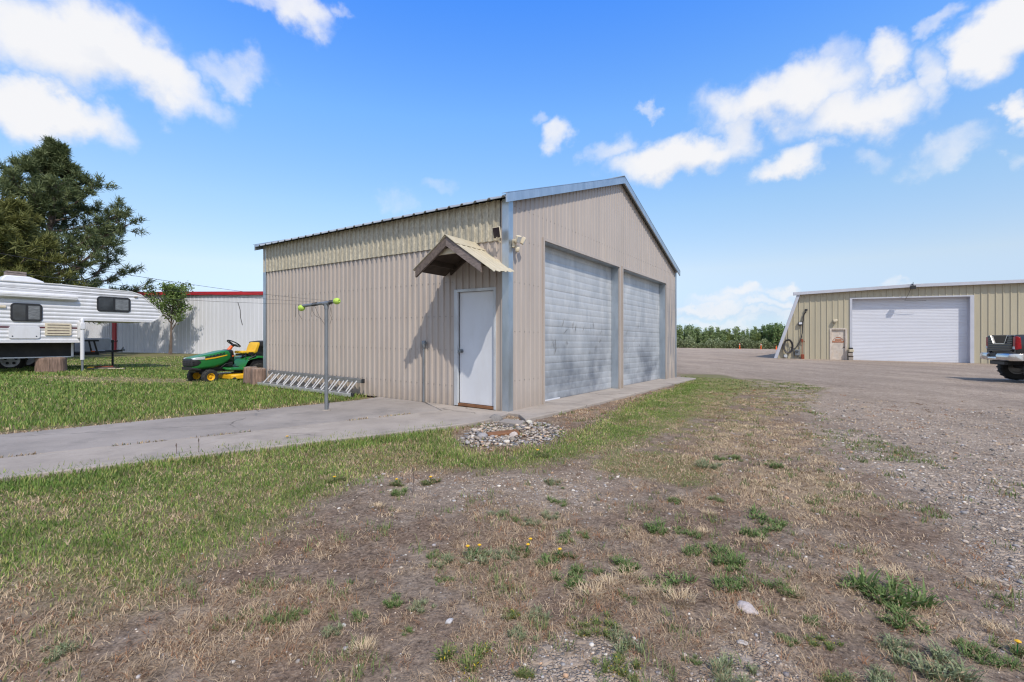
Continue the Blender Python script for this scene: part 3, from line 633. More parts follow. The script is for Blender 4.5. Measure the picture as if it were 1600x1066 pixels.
    o = arr_mesh('ground', np.stack([x, y, z], 1), [f], m, col=col, smooth=True); tag(o, kind='structure')
make_ground()

def slab(name, poly, top, th, m, label=None, bev=.012, wob=.0):
    mb = MB(); q = []
    n = len(poly); rr = random.Random(5)
    for i in range(n):
        a, b = poly[i], poly[(i + 1) % n]; ln = math.hypot(b[0] - a[0], b[1] - a[1]); k = max(1, int(ln / .35)) if wob else 1
        for j in range(k): t = j / k; w = (rr.uniform(-wob, wob) if j else 0); q.append((a[0] + (b[0] - a[0]) * t + w * .7, a[1] + (b[1] - a[1]) * t + w))
    o = len(q); zz = lambda p: top - K * p[0]
    mb.add([(x, y, zz((x, y))) for x, y in q] + [(x, y, zz((x, y)) - th) for x, y in q], [tuple(range(o)), tuple(range(o, 2 * o))[::-1]] + [(i, o + i, o + (i + 1) % o, (i + 1) % o) for i in range(o)])
    return tag(mb.build(name, m, None, smooth=0, bev=bev), kind='structure')
# walk in two pours with an open joint between them, and the apron before the overhead doors
bk = [P(u, v, 1.2) for u, v in [(0, 677), (560, 624), (603, 613)]]; fr = [P(u, v, 1.21) for u, v in [(690, 667), (0, 746)]]
ext = lambda a, b, d: (a[0] + (a[0] - b[0]) * d, a[1] + (a[1] - b[1]) * d)
c0, c1 = CRK[0], CRK[2]; wl = wxy(-.03, 1.95)
up = lambda p, e: (p[0] - e * .62 * 2.6, p[1] + e * .78 * 2.6)
slab('walk', [up(ext(c0, c1, .8), .008), up(c0, .008), up(CRK[1], .008), up(c1, .008), wl, wxy(-.03, 3.25), bk[1], bk[0], ext(bk[0], bk[1], .8)], -.014, .15, M['concrete_old'], wob=.012)
slab('walk', [up(ext(c0, c1, .8), -.008), ext(fr[1], fr[0], .8), fr[1], fr[0], P(740, 660, 1.21), P(778, 652, 1.21), wxy(-.03, -.06), wl and wxy(-.03, 1.9), up(c1, -.008), up(CRK[1], -.008), up(c0, -.008)], -.010, .16, M['concrete'], wob=.014)
slab('apron', [wxy(-.10, .06), wxy(-.12, -.30), wxy(-.48, -.66), wxy(1.5, -.70), wxy(4.6, -.69), wxy(4.63, -.69), wxy(10.15, -.64), wxy(10.15, .3), wxy(.1, .3)], -.004, .17, M['concrete'], wob=.012)

# ------------------------------------------------------------------ grass
def polar(n, r0, r1, ex, half=R(54)):
    th = RNG.uniform(-half, half, n); k = 2 - ex
    r = (r0 ** k + RNG.uniform(0, 1, n) * (r1 ** k - r0 ** k)) ** (1 / k)
    return r * np.sin(th), r * np.cos(th), r
def mixc(a, b, t): return np.asarray(a) * (1 - t[:, None]) + np.asarray(b) * t[:, None]
def grass_colour(dry, n):
    g1 = np.array([.095, .18, .03]); g2 = np.array([.205, .29, .068]); y = np.array([.38, .365, .12]); s = np.array([.56, .43, .26])
    t = RNG.uniform(0, 1, n); c = mixc(g1, g2, t)
    isdry = RNG.uniform(0, 1, n) < dry * .78
    isyel = (~isdry) & (RNG.uniform(0, 1, n) < .22 + dry * .5)
    c = np.where(isyel[:, None], mixc(g2, y, RNG.uniform(.2, 1, n)), c)
    c = np.where(isdry[:, None], mixc(s * .62, s * 1.08, RNG.uniform(0, 1, n)), c)
    return c, isdry
def scatter_lawn(name, N, r0, r1, which, hgt, ex=1.35):
    x, y, r = polar(N, r0, r1, ex, R(74)); q = regions(x, y)
    keep = (RNG.uniform(0, 1, N) < q['green'] * (1 - .55 * q['dry'])) & (q['isA'] == (which == 'A'))
    x, y, r = x[keep], y[keep], r[keep]; q = {k: v[keep] for k, v in q.items()}; n = len(x)
    b = np.stack([x, y, gz(x, y) + (.018 if which == 'A' else -.004)], 1)
    if which == 'A': h = RNG.uniform(.6, 1.25, n) * hgt * (1 - .55 * q['burnt']) * (1 - .45 * q['farA'])
    else: h = RNG.uniform(.5, 1.25, n) * hgt * (1.3 - .62 * st(q['dB'], .05, .9)) * (1 - .45 * st(x, -.8, .6))
    w = np.maximum(.0018, .00068 * r) * RNG.uniform(.7, 1.3, n); lean = np.clip(RNG.normal(.66, .24, n), .05, .98)
    c, isd = grass_colour(q['dry'], n); lean = np.where(isd, np.clip(lean + .3, 0, .985), lean); h = np.where(isd, h * .8, h)
    c = c * (.72 + .62 * fbm(x, y, .30, 31, 4)[:, None])
    V, f = blades(b, h, w, lean)
    return tag(arr_mesh(name, V, f, M['grass'], col=np.repeat(c, 5, 0)), kind='stuff')
scatter_lawn('lawn_grass', 520000, 3.2, 34, 'A', .085)
scatter_lawn('front_grass', 980000, 1.4, 18, 'B', .062, 1.2)
def scatter_misc():
    # dead straw lying on the soil, mown stubble, thin weeds in the gravel
    walk_all = WALK_B + [fr[0], fr[1]]
    def cluster(nc, r0, r1, ex, per, rad):
        x, y, r = polar(nc, r0, r1, ex); tone = np.repeat(RNG.uniform(0, 1, nc), per); az = np.repeat(RNG.uniform(0, 6.28, nc), per); k = np.clip(r / 3.2, .8, 2.2)
        g = RNG.normal(0, 1, (nc * per, 2)) * np.repeat(RNG.uniform(.4, 1.3, nc) * rad * k, per)[:, None]
        x2 = np.repeat(x, per) + g[:, 0]; y2 = np.repeat(y, per) + g[:, 1]
        return x2, y2, np.hypot(x2, y2), tone, az, np.repeat(RNG.uniform(0, 1, nc), per)
    x, y, r, tone, az, u = cluster(30000, 1.45, 15, 1.6, 16, .035); q = regions(x, y); n0 = len(x)
    rk = st(sd_poly(x, y, ROCKS), -.15, .05); dens = np.clip(.10 * (1 - q['gravel']) + .80 * q['litter'] + .95 * q['straw'] + .5 * q['green'] * q['dry'] + .05, 0, 1) * (1 - .8 * q['green'] * (1 - q['dry'])) * (1 - rk)
    k = (u < dens) & (sd_poly(x, y, walk_all) < 0) & (sd_poly(x, y, LAWN_A) < 0); x, y, r, tone, az = x[k], y[k], r[k], tone[k], az[k]; q = {a: v[k] for a, v in q.items()}; n = len(x)
    b = np.stack([x, y, gz(x, y) + .001], 1); h = RNG.uniform(.012, .065, n); w = np.maximum(.0010, .00055 * r) * RNG.uniform(.6, 1.4, n); lean = np.clip(RNG.normal(.90, .12, n), .4, .995)
    t = np.clip(tone * .75 + RNG.uniform(-.1, .35, n), 0, 1); c = mixc([.20, .125, .08], [.60, .455, .30], t); red = (tone > .42) & (tone < .56); c = np.where(red[:, None], np.array([.30, .155, .08]) * (.7 + .6 * t[:, None]), c)
    lt = q['straw'][:, None] * .75; c = c * (1 - lt) + np.array([.62, .485, .31]) * (.65 + .45 * t[:, None]) * lt
    V, f = blades(b, h, w, lean, az + RNG.normal(0, .9, n)); bz = np.repeat(b[:, 2], 5); V[:, 2] = bz + (V[:, 2] - bz) * np.repeat(RNG.uniform(.15, .85, n), 5); tag(arr_mesh('dead_grass', V, f, M['straw'], col=np.repeat(c, 5, 0)), kind='stuff')
    x, y, r, tone, az, u = cluster(9000, 1.45, 17, 1.35, 18, .030); q = regions(x, y); n1 = fbm(x, y, .30, 77); n2 = fbm(x, y, .12, 41)
    d = np.clip(q['sparse'] * .85 + st(n1 * .6 + n2 * .4, .47, .66) * .70 * (1 - q['green']) * st(-np.hypot(x - .6, y - 4), -6.0, -2.5) * (1 - .55 * q['gravel']) + .22 * q['straw'] * st(n2, .5, .65), 0, 1)
    k = (u < d) & (sd_poly(x, y, walk_all) < 0); x, y, r, tone, az, sp = x[k], y[k], r[k], tone[k], az[k], q['sparse'][k]; n = len(x)
    b = np.stack([x, y, gz(x, y)], 1); h = RNG.uniform(.014, .055, n) * (.7 + .6 * tone); w = np.maximum(.0019, .00065 * r) * RNG.uniform(.7, 1.4, n); lean = np.clip(RNG.normal(.68, .22, n), .1, .98)
    c = mixc([.10, .165, .045], [.27, .30, .13], np.clip(tone * .6 + RNG.uniform(0, .5, n), 0, 1)); brown = RNG.uniform(0, 1, n) < .2; c = np.where(brown[:, None], np.array([.32, .22, .12]), c)
    V, f = blades(b, h, w, lean); tag(arr_mesh('sparse_weeds', V, f, M['grass'], col=np.repeat(c, 5, 0)), kind='stuff')
    # dry debris and odd blades caught in the joint of the walk and along its edges
    pts = [];
    for (p, q_), m_, sd_ in (((CRK[0], CRK[1]), 260, .012), ((CRK[1], CRK[2]), 420, .012), ((bk[0], bk[1]), 700, .03)):
        tt = RNG.uniform(0, 1, m_); gate = vnoise(tt * 9, tt * 0, 1.0, 5) > (.42 if sd_ < .02 else .2); tt = tt[gate]
        pts.append(np.stack([p[0] + (q_[0] - p[0]) * tt, p[1] + (q_[1] - p[1]) * tt], 1) + RNG.normal(0, sd_, (len(tt), 2)))
    pts = np.concatenate(pts); x, y = pts[:, 0], pts[:, 1]; n = len(x); r = np.hypot(x, y); b = np.stack([x, y, -.025 - K * x], 1); h = RNG.uniform(.025, .06, n); w = np.maximum(.002, .0007 * r); lean = np.clip(RNG.normal(.85, .12, n), .3, .99)
    c = mixc([.22, .14, .08], [.56, .43, .27], RNG.uniform(0, 1, n)); gr = RNG.uniform(0, 1, n) < .15; c = np.where(gr[:, None], np.array([.14, .2, .06]), c)
    V, f = blades(b, h, w, lean); tag(arr_mesh('joint_debris', V, f, M['straw'], col=np.repeat(c, 5, 0)), kind='stuff')
scatter_misc()

# ------------------------------------------------------------------ gravel stones
def rock_arr(n, seed, flat=.6, subdiv=1):
    import bmesh
    bm = bmesh.new(); bmesh.ops.create_icosphere(bm, subdivisions=subdiv, radius=1); V = np.array([v.co[:] for v in bm.verts]); Fc = np.array([[v.index for v in f.verts] for f in bm.faces]); bm.free()
    g = np.random.default_rng(seed); out = []
    for i in range(n):
        a = g.normal(size=(5, 3)); a /= np.linalg.norm(a, axis=1, keepdims=True); k = g.uniform(.55, .9, 5); q = V.copy()
        for d, c in zip(a, k): h = q @ d; q = q - np.clip(h - c, 0, 9)[:, None] * d
        out.append(q * np.array([1, g.uniform(.65, .95), flat * g.uniform(.7, 1.1)]) * (1 + g.normal(0, .04, (len(q), 1))))
    return out, Fc
def stone_cols(n):
    pal = np.array([[.14, .125, .115], [.28, .24, .205], [.39, .325, .27], [.47, .385, .305], [.35, .325, .315], [.60, .55, .49], [.46, .29, .18], [.29, .255, .25]])
    return pal[RNG.choice(8, n, p=[.10, .2, .22, .18, .14, .06, .04, .06])] * RNG.uniform(.75, 1.2, (n, 1))
m, nt, b_ = newmat('stone'); a_ = nd(nt, 'Attribute', attribute_name='Col').outputs[0]
nt.links.new(mix(nt, .5, a_, ramp(nt, noise(nt, pos(nt), 90, 4, .7), [(.3, .2), (.7, .8)]), 'OVERLAY'), b_.inputs['Base Color']); b_.inputs['Roughness'].default_value = .85; bump(nt, b_, noise(nt, pos(nt), 220, 3), .3, .003); M['stone'] = m
def pebbles():
    proto, Fc = rock_arr(10, 4, .62)
    N = 110000; x, y, r = polar(N, 1.5, 13, 1.6); q = regions(x, y)
    d = np.clip(q['gravel'] * (1 - .6 * q['litter']) * .80 + .085, 0, 1) * (1 - q['green']); d = np.maximum(d, .9 * st(sd_poly(x, y, ROCKS), -.12, .1))
    k = (RNG.uniform(0, 1, N) < d) & (sd_poly(x, y, WALK_B + [fr[0], fr[1]]) < 0) & (sd_poly(x, y, [wxy(-.1, 4), wxy(-.1, -.3), wxy(-.5, -.68), wxy(10.2, -.7), wxy(10.2, 4)]) < 0)
    x, y, r = x[k], y[k], r[k]; n = len(x); print('pebbles', n)
    s = np.clip(.0045 * np.exp(RNG.normal(0, .5, n)), .002, .018) * np.clip(r / 3.2, .8, 1.7) * (1 + .9 * st(sd_poly(x, y, ROCKS), -.1, .1))
    pr = np.stack(proto)[RNG.integers(0, 10, n)]; t = RNG.uniform(0, 2 * np.pi, n); ct, s_ = np.cos(t)[:, None], np.sin(t)[:, None]
    X = (pr[:, :, 0] * ct - pr[:, :, 1] * s_) * s[:, None] + x[:, None]; Y = (pr[:, :, 0] * s_ + pr[:, :, 1] * ct) * s[:, None] + y[:, None]; Z = (pr[:, :, 2] + .28) * s[:, None] + gz(x, y)[:, None] - .001
    nv = pr.shape[1]; V = np.stack([X, Y, Z], -1).reshape(-1, 3); f = (np.arange(n)[:, None, None] * nv + Fc[None]).reshape(-1, 3)
    tag(arr_mesh('gravel', V, [f], M['stone'], col=np.repeat(stone_cols(n), nv, 0)), kind='stuff')
pebbles()
def rocks():
    proto, Fc = rock_arr(12, 8, .7, 2); meshes = []
    for i in range(12):
        c = .56 * np.array([[.36, .36, .38], [.22, .22, .24], [.30, .29, .29], [.42, .41, .42], [.26, .25, .26], [.40, .30, .24], [.33, .33, .35], [.19, .19, .20], [.48, .47, .46], [.28, .28, .30], [.35, .32, .30], [.24, .24, .25]][i])
        o = arr_mesh('rock', proto[i], [Fc], M['stone'], col=np.repeat(c[None], len(proto[i]), 0)); meshes.append(o)
    n = 0
    while n < 270:
        px, py = RNG.uniform(min(p[0] for p in ROCKS), max(p[0] for p in ROCKS)), RNG.uniform(min(p[1] for p in ROCKS), max(p[1] for p in ROCKS))
        if float(sd_poly(np.array([px]), np.array([py]), ROCKS)[0]) < -.03: continue
        o = meshes[n % 12] if n < 12 else meshes[n % 12].copy()
        if n >= 12: COL.objects.link(o)
        s = float(np.clip(.026 * math.exp(RNG.normal(0, .40)), .014, .075)); o.scale = (s, s, s * .5); o.rotation_euler = (0, 0, RNG.uniform(0, 6.28)); o.location = (px, py, G(px, py) - .02 + s * .25)
        tag(o, 'broken grey stone lying loose in the rock pile at the garage corner', 'stone', 'loose stones piled at the garage corner'); n += 1
    def one(name, u, v, sc, col, label, seed, flat=.5, cat='stone'):
        pr, F2 = rock_arr(1, seed, flat, 3); x, y = P(u, v)
        o = arr_mesh(name, pr[0], [F2], M['stone'], col=np.repeat(np.array(col)[None], len(pr[0]), 0)); o.scale = (sc, sc, sc); o.location = (x, y, G(x, y) + sc * flat * .25); o.rotation_euler = (0, 0, seed); tag(o, label, cat)
    one('rock', 1168, 948, .055, (.46, .40, .38), 'large flat pale stone lying on bare soil among the foreground weeds', 21, .38)
    one('rock', 1160, 1001, .024, (.44, .40, .37), 'small pale stone on the soil just below the large flat one', 22, .5)
    one('rock', 702, 970, .022, (.42, .40, .40), 'small pale stone on dead grass in the middle foreground', 23, .5)
    one('rock', 802, 681, .075, (.48, .41, .37), 'rounded pinkish stone, largest in the rock pile', 24, .75)
    one('rock', 754, 682, .085, (.30, .28, .28), 'big grey angular stone at the left end of the rock pile', 25, .7)
    one('rock', 826, 659, .07, (.50, .47, .40), 'white stone against the kerb of the apron corner', 27, .5)
    one('rock', 775, 656, .12, (.20, .185, .175), 'dark concrete lump at the foot of the corner trim', 26, .7)
    mb = MB(); mb.box((0, 0, 0), (.42, .15, .06)); x, y = P(786, 678); o = mb.build('brick', M['brown'], None, smooth=0, bev=.006, loc=(x, y, G(x, y) + .01)); o.rotation_euler = (R(4), R(-3), R(14)); tag(o, 'flat rust-brown slab half buried in the rock pile', 'slab')
    mb = MB(); mb.box((0, 0, 0), (.34, .22, .07)); x, y = P(800, 660); o = mb.build('paving_slab', M['concrete_old'], None, smooth=0, bev=.01, loc=(x, y, G(x, y) + .005)); o.rotation_euler = (R(3), R(2), R(-24)); tag(o, 'broken concrete slab piece wedged under the apron corner', 'slab')
rocks()

# ------------------------------------------------------------------ weeds one can count
def weed_mesh(kind, seed):
    """unit clump about 1 wide; returns mesh object"""
    global RNG
    keep = RNG; RNG = np.random.default_rng(seed)
    if kind in ('green', 'grey', 'yellow'):
        m_ = 9; sc_ = RNG.normal(0, .17, (m_, 2)); sr = RNG.uniform(.5, 1.15, m_); n = 340; wi = RNG.integers(0, m_, n); t = RNG.uniform(0, 6.28, n); r = RNG.uniform(0, .09, n) * sr[wi]
        b = np.stack([sc_[wi, 0] + r * np.cos(t), sc_[wi, 1] + r * np.sin(t), np.zeros(n)], 1)
        h = RNG.uniform(.10, .30, n) * sr[wi]; w = RNG.uniform(.007, .017, n); lean = np.clip(RNG.normal(.74, .2, n), .1, .985)
        V, f = blades(b, h, w, lean, t - 1.55 + RNG.normal(0, .5, n))
        c = {'green': mixc([.095, .165, .045], [.235, .31, .115], RNG.uniform(0, 1, n)), 'grey': mixc([.17, .21, .10], [.34, .37, .22], RNG.uniform(0, 1, n)), 'yellow': mixc([.11, .165, .045], [.24, .28, .10], RNG.uniform(0, 1, n))}[kind]
        dead = RNG.uniform(0, 1, n) < .14; c = np.where(dead[:, None], np.array([.38, .29, .18]), c)
        Vs, fs, cs = [V], list(f), [np.repeat(c, 5, 0)]
        k = 420 if kind != 'green' else 300                                # small leaflets along stems
        ii = RNG.integers(0, n, k); cen = b[ii] + np.concatenate([RNG.normal(0, .075, (k, 2)), np.zeros((k, 1))], 1); cen[:, 2] = RNG.uniform(.01, .24, k) * sr[wi[ii]]
        d1 = unit(k) * RNG.uniform(.012, .032, k)[:, None]; d2 = np.cross(d1, unit(k)); d2 = d2 / np.linalg.norm(d2, axis=1, keepdims=True) * RNG.uniform(.005, .012, k)[:, None]
        o = sum(len(v) for v in Vs); Q = np.stack([cen - d1, cen + d2, cen + d1, cen - d2], 1).reshape(-1, 3); Vs.append(Q); fs.append(o + np.arange(4 * k).reshape(k, 4))
        lc = c[RNG.integers(0, n, k)] * RNG.uniform(.8, 1.35, (k, 1))
        if kind == 'yellow': fl = RNG.uniform(0, 1, k) < .10; lc = np.where(fl[:, None], np.array([.62, .47, .02]), lc)
        cs.append(np.repeat(lc, 4, 0))
    else:                                                                   # straw tuft
        n = 230; r = np.sqrt(RNG.uniform(0, 1, n)) * .42; t = RNG.uniform(0, 6.28, n); b = np.stack([r * np.cos(t), r * np.sin(t), np.zeros(n)], 1)
        h = RNG.uniform(.15, .5, n); w = RNG.uniform(.006, .012, n); lean = np.clip(RNG.normal(.93, .08, n), .5, .995)
        V, f = blades(b, h, w, lean, t - 1.55 + RNG.normal(0, .6, n)); c = mixc([.36, .26, .16], [.66, .53, .36], RNG.uniform(0, 1, n)); Vs, fs, cs = [V], list(f), [np.repeat(c, 5, 0)]
    RNG = keep
    return np.concatenate(Vs), fs, np.concatenate(cs)
def weeds():
    lib = {}
    for k in ('green', 'grey', 'yellow', 'straw'):
        lib[k] = []
        for s in range(7 if k != 'straw' else 5):
            V, f, c = weed_mesh(k, 50 + s * 7 + len(k)); o = arr_mesh('weed_clump' if k != 'straw' else 'straw_tuft', V, f, M['grass' if k != 'straw' else 'straw'], col=c); lib[k].append([o, False])
    L_ = {'green': ('leafy green weed clump growing in bare soil of the foreground', 'weed', 'green weed clumps in the bare soil'), 'grey': ('greyish green weed clump growing in bare soil of the foreground', 'weed', 'greyish weed clumps in the bare soil'),
          'yellow': ('weed clump dotted with tiny yellow flowers in foreground soil', 'weed', 'yellow-flowering weed clumps'), 'straw': ('dead bleached straw tuft lying flat on the soil', 'dry grass', 'bleached straw tufts')}
    def put(k, u, v, wpx, lab=None, hs=1.0):
        x, y = P(u, v); sc = wpx / F * y * 1.42
        e = lib[k][random.randrange(len(lib[k]))]; o = e[0]
        if e[1]: o = o.copy(); COL.objects.link(o)
        e[1] = True
        sc *= .62 if k == 'straw' else 1; o.location = (x, y, G(x, y) - .003); o.scale = (sc, sc * random.uniform(.85, 1.15), sc * hs * random.uniform(.75, 1.0)); o.rotation_euler = (0, 0, random.uniform(0, 6.28))
        l, c, g = L_[k]; tag(o, lab or l, c, None if lab else g)
    sp = [('grey', 778, 806, 32), ('green', 806, 812, 20), ('grey', 834, 821, 34), ('grey', 858, 808, 30), ('green', 875, 786, 26), ('grey', 864, 756, 28), ('green', 885, 844, 32), ('green', 913, 838, 26), ('green', 1018, 826, 52), ('green', 1067, 831, 34), ('green', 1059, 783, 28),
          ('green', 1086, 862, 36), ('green', 975, 884, 50), ('green', 901, 890, 34), ('green', 938, 894, 28), ('green', 889, 912, 56), ('green', 986, 934, 26), ('yellow', 797, 962, 34), ('grey', 832, 963, 38), ('yellow', 902, 980, 34),
          ('yellow', 940, 976, 44), ('grey', 812, 995, 46), ('yellow', 822, 1052, 34), ('grey', 978, 998, 60), ('yellow', 949, 1040, 46), ('yellow', 982, 1052, 48), ('green', 608, 940, 36), ('green', 679, 868, 22), ('green', 1083, 1028, 26), ('green', 620, 770, 34),
          ('green', 1218, 731, 34), ('green', 1121, 781, 26), ('green', 1176, 834, 42), ('green', 1146, 880, 56), ('green', 1130, 862, 44), ('green', 1144, 916, 58), ('green', 1263, 966, 34), ('green', 1228, 996, 36), ('yellow', 1283, 1000, 40), ('yellow', 1304, 1056, 44), ('grey', 1413, 1018, 56),
          ('green', 1546, 1032, 58), ('green', 1520, 1012, 40), ('green', 1498, 1003, 28), ('grey', 1140, 1052, 60), ('grey', 1365, 1058, 60), ('green', 1152, 717, 24), ('green', 1121, 717, 24), ('grey', 1104, 729, 34), ('grey', 655, 948, 30), ('green', 640, 985, 24), ('green', 690, 905, 22), ('grey', 745, 868, 44), ('grey', 700, 880, 40), ('grey', 790, 870, 36), ('green', 850, 880, 40), ('green', 560, 960, 30), ('grey', 520, 985, 34), ('green', 466, 955, 34), ('green', 420, 965, 30)]
    for s in sp: put(*s)
    put('green', 1384, 940, 120, 'largest green weed clump, spreading on dark soil in the right foreground', .8); put('green', 1350, 918, 66, 'green weed clump joined to the upper left of the largest clump', .8); put('green', 1408, 966, 76, 'green weed clump joined to the lower right of the largest clump', .8)
    put('grey', 1460, 1040, 92, 'broad greyish green weed clump near the right end of the bottom edge'); put('grey', 99, 1012, 52, 'lone greyish green weed near the bottom left corner'); put('yellow', 735, 1032, 72, 'tallest yellow-flowering weed at the bottom edge, left of the gravel patch', 1.2)
    put('green', 1036, 910, 66, 'broad green weed clump right of the three pale straw tufts', .7); put('green', 1223, 922, 50, 'bright green weed clump right of the large flat stone'); put('green', 1204, 817, 56, 'wide green weed tuft at the edge of the mown straw strip', .8)
    put('straw', 921, 929, 62, 'pale straw tuft, nearest and leftmost of three close together', 1.0); put('straw', 952, 913, 60, 'pale straw tuft, middle of three close together', .9); put('straw', 980, 899, 56, 'pale straw tuft, farthest of three close together', .9)
    for u, v, w in ((567, 1014, 60), (1100, 832, 36), (1110, 802, 30), (1190, 846, 34), (1062, 935, 60), (1020, 925, 44), (590, 792, 30), (1405, 900, 60), (1240, 925, 40), (1560, 985, 50), (1540, 912, 40)): put('straw', u, v, w)
    for k in lib:
        for o, used in lib[k]:
            if not used: bpy.data.objects.remove(o)
    # dandelions
    for i, (u, v, n, lab) in enumerate(((737, 868, 2, 'dandelion with two yellow heads in the middle of the foreground'), (819, 862, 2, 'dandelion with dark leaves and two yellow heads beside the first'), (868, 868, 1, 'small single dandelion right of the two double ones'), (672, 752, 1, 'dandelion at the edge of the bare gravel below the rock pile'), (622, 756, 1, 'dandelion on a dark tuft where lawn turns to gravel'), (1588, 1020, 1, 'dandelion at the right edge of the foreground'), (446, 690, 1, 'dandelion in the grass near the concrete walk'), (524, 750, 1, 'dandelion in the drying front grass'), (846, 712, 1, 'dandelion in the green strip below the rock pile'))):
        x, y = P(u, v); t = thing('dandelion', (x, y, G(x, y)), i * 1.3, lab, 'dandelion', 'dandelions in the foreground'); sc = max(1, y / 3.4)
        V, f, c = weed_mesh('green', 90 + i); o = arr_mesh('leaves', V * .22 * np.array([1, 1, .5]) * sc, f, M['grass'], t, c * np.array([.9, .75, .8]))
        mb = MB(); mf = MB()
        for k in range(n):
            dx, dy = random.uniform(-.05, .05), random.uniform(-.04, .04); h = random.uniform(.045, .075); mb.tube([(dx * .3, dy * .3, 0), (dx, dy, h)], .0022, 5); mf.lathe([(.002, h - .004), (.009 * sc, h + .003), (.0115 * sc, h + .006), (.008 * sc, h + .009), (.001, h + .012)], (dx, dy, 0), 'z', 12)
        mb.build('stem', M['green'], t); mf.build('flower', M['yellow'], t)
    for u, v, hh in ((310, 712, .16), (645, 772, .20), (275, 714, .12)):
        x, y = P(u, v); mb = MB(); mb.tube([(0, 0, 0), (.006, 0, hh * .6), (.0, .005, hh)], .003, 5); mb.lathe([(.003, hh - .02), (.008, hh), (.001, hh + .02)], (0, .004, 0), 'z', 6); o = mb.build('seed_stalk', M['wood'], None, loc=(x, y, G(x, y))); tag(o, {310: 'thin brown seed stalk standing in the grass beside the concrete walk', 645: 'tall brown seed stalk at the edge of the bare gravel', 275: 'short brown seed stalk left of its neighbour beside the walk'}[u], 'stalk')
weeds()

# ------------------------------------------------------------------ clothesline
def clothesline():
    x, y = P(510, 640, 1.2); z0 = -.014 - K * x
    t = thing('clothesline_post', (x, y, z0), 0, 'grey T-shaped clothesline post with tennis balls on its bar ends, standing in the walk', 'clothesline post')
    hz = 1.79; A = Vector((-.50, .22, hz - .035)); B = Vector((.19, -.085, hz + .022))
    mb = MB(); mb.tube([(0, 0, 0), (0, 0, hz - .02)], .030, 14); mb.build('pole', M['steel'], t)
    mb = MB(); mb.lathe([(.075, 0), (.07, .008), (.034, .014)], (0, 0, .001), 'z', 14); mb.build('base_collar', M['concrete'], t)
    mb = MB(); mb.tube([A, B], .026, 12); mb.tube([(0, 0, hz - .10), (0, 0, hz)], .037, 12); mb.tube([Vector((0, 0, hz - .006)) - (B - A).normalized() * .06, Vector((0, 0, hz - .006)) + (B - A).normalized() * .06], .036, 12); mb.build('crossbar', M['steel'], t)
    d = (B - A).normalized()
    for q, sg in ((A, -1), (B, 1)):
        c = q + d * sg * .02 + (Vector((0, 0, -.03)) if sg < 0 else Vector((0, 0, 0)))
        fr_ = d.to_track_quat('Z', 'Y').to_matrix()
        mb = MB(lambda p, c=c, fr_=fr_: c + fr_ @ p); rb = .054
        pf = [(rb * math.sin(R(a)), -rb * math.cos(R(a)) * 1.2) for a in range(14, 158, 12)] + [(.02, rb * 1.05), (.012, rb * .7)]
        mb.lathe(pf if sg > 0 else [(r, -h) for r, h in pf], (0, 0, 0), 'z', 20); mb.build('tennis_ball', M['tennis'], t)
    mb = MB()                                                                # wire wound on the bar, loose ends
    for f0, f1 in ((.30, .46), (.80, .92)):
        pts = []
        for k in range(60): a = k * .9; p = A + (B - A) * (f0 + (f1 - f0) * k / 59); pts.append(p + Vector((.0, math.sin(a), math.cos(a))) * .029)
        mb.tube(pts, .0035, 5)
    mb.build('wound_wire', M['wire'], t)
    for q, offs in ((A + (B - A) * .30, [(-.01, 0, -.06), (-.03, .02, -.16), (-.01, .0, -.2)]), (A + (B - A) * .36, [(.03, 0, -.07), (.09, -.01, -.2), (.16, -.02, -.30), (.21, -.02, -.38)]), (A + (B - A) * .34, [(-.02, .0, -.1), (.03, 0, -.19), (.12, .01, -.24)]),
                    (A + (B - A) * .86, [(.0, 0, -.1), (.02, 0, -.25)]), (A + (B - A) * .88, [(-.03, 0, -.2), (.0, 0, -.27), (-.03, 0, -.37)]), (A + Vector((-.08, .03, .03)), [(-.0, 0, -.08), (.0, 0, -.16), (.06, 0, -.25)]), (A + Vector((-.15, .06, .03)), [(.01, 0, -.1), (.005, 0, -.22)])):
        mb = MB(); mb.tube([q] + [q + Vector(o) for o in offs], .0032, 5); mb.build('wire_end', M['wire'], t)
    # three lines running from the bar to a post out of frame on the left, towards the camera
    o = Vector((x, y, z0)); ends = [(o + A + Vector((-.03, .0, .03)), Vector((-3.53, -.7, 1.50))), (o + A * .55 + B * .45 + Vector((0, 0, .03)), Vector((-3.20, -.7, 1.60))), (o + B * .75 + A * .25 + Vector((0, 0, .03)), Vector((-2.88, -.7, 1.70)))]
    for i, (a, b) in enumerate(ends):
        pts = [a.lerp(b, k / 14) - Vector((0, 0, .10 * math.sin(math.pi * k / 14) - .055 * (k / 14))) for k in range(15)]
        mb = MB(); mb.tube([p - a for p in pts], .0017, 5); w = mb.build('clothesline_wire', M['wire'], None, loc=a); tag(w, ['lowest of the three thin clothesline wires, tied at the left end of the bar', 'middle of the three thin clothesline wires', 'highest of the three thin clothesline wires, tied nearest the post'][i], 'wire', 'clothesline wires')
        if i == 0:
            q = pts[3]; mb = MB(); mb.tube([(0, 0, 0), (.03, 0, -.10), (.035, 0, -.2), (.06, 0, -.30)], .0045, 5); w = mb.build('string', M['wire'], None, loc=q); tag(w, 'frayed dark string hanging from the lowest clothesline wire', 'string')
    # second post, only just out of the picture
    c = (ends[0][1] + ends[2][1]) / 2
    t2 = thing('clothesline_post', (c.x, c.y, G(c.x, c.y)), 0, 'second clothesline post out of frame at the left', 'clothesline post')
    mb = MB(); mb.tube([(0, 0, 0), (0, 0, c.z - t2.location.z)], .03, 12); mb.build('pole', M['steel'], t2)
    mb = MB(); mb.tube([ends[0][1] - t2.location, ends[2][1] - t2.location], .026, 12); mb.build('crossbar', M['steel'], t2)
clothesline()

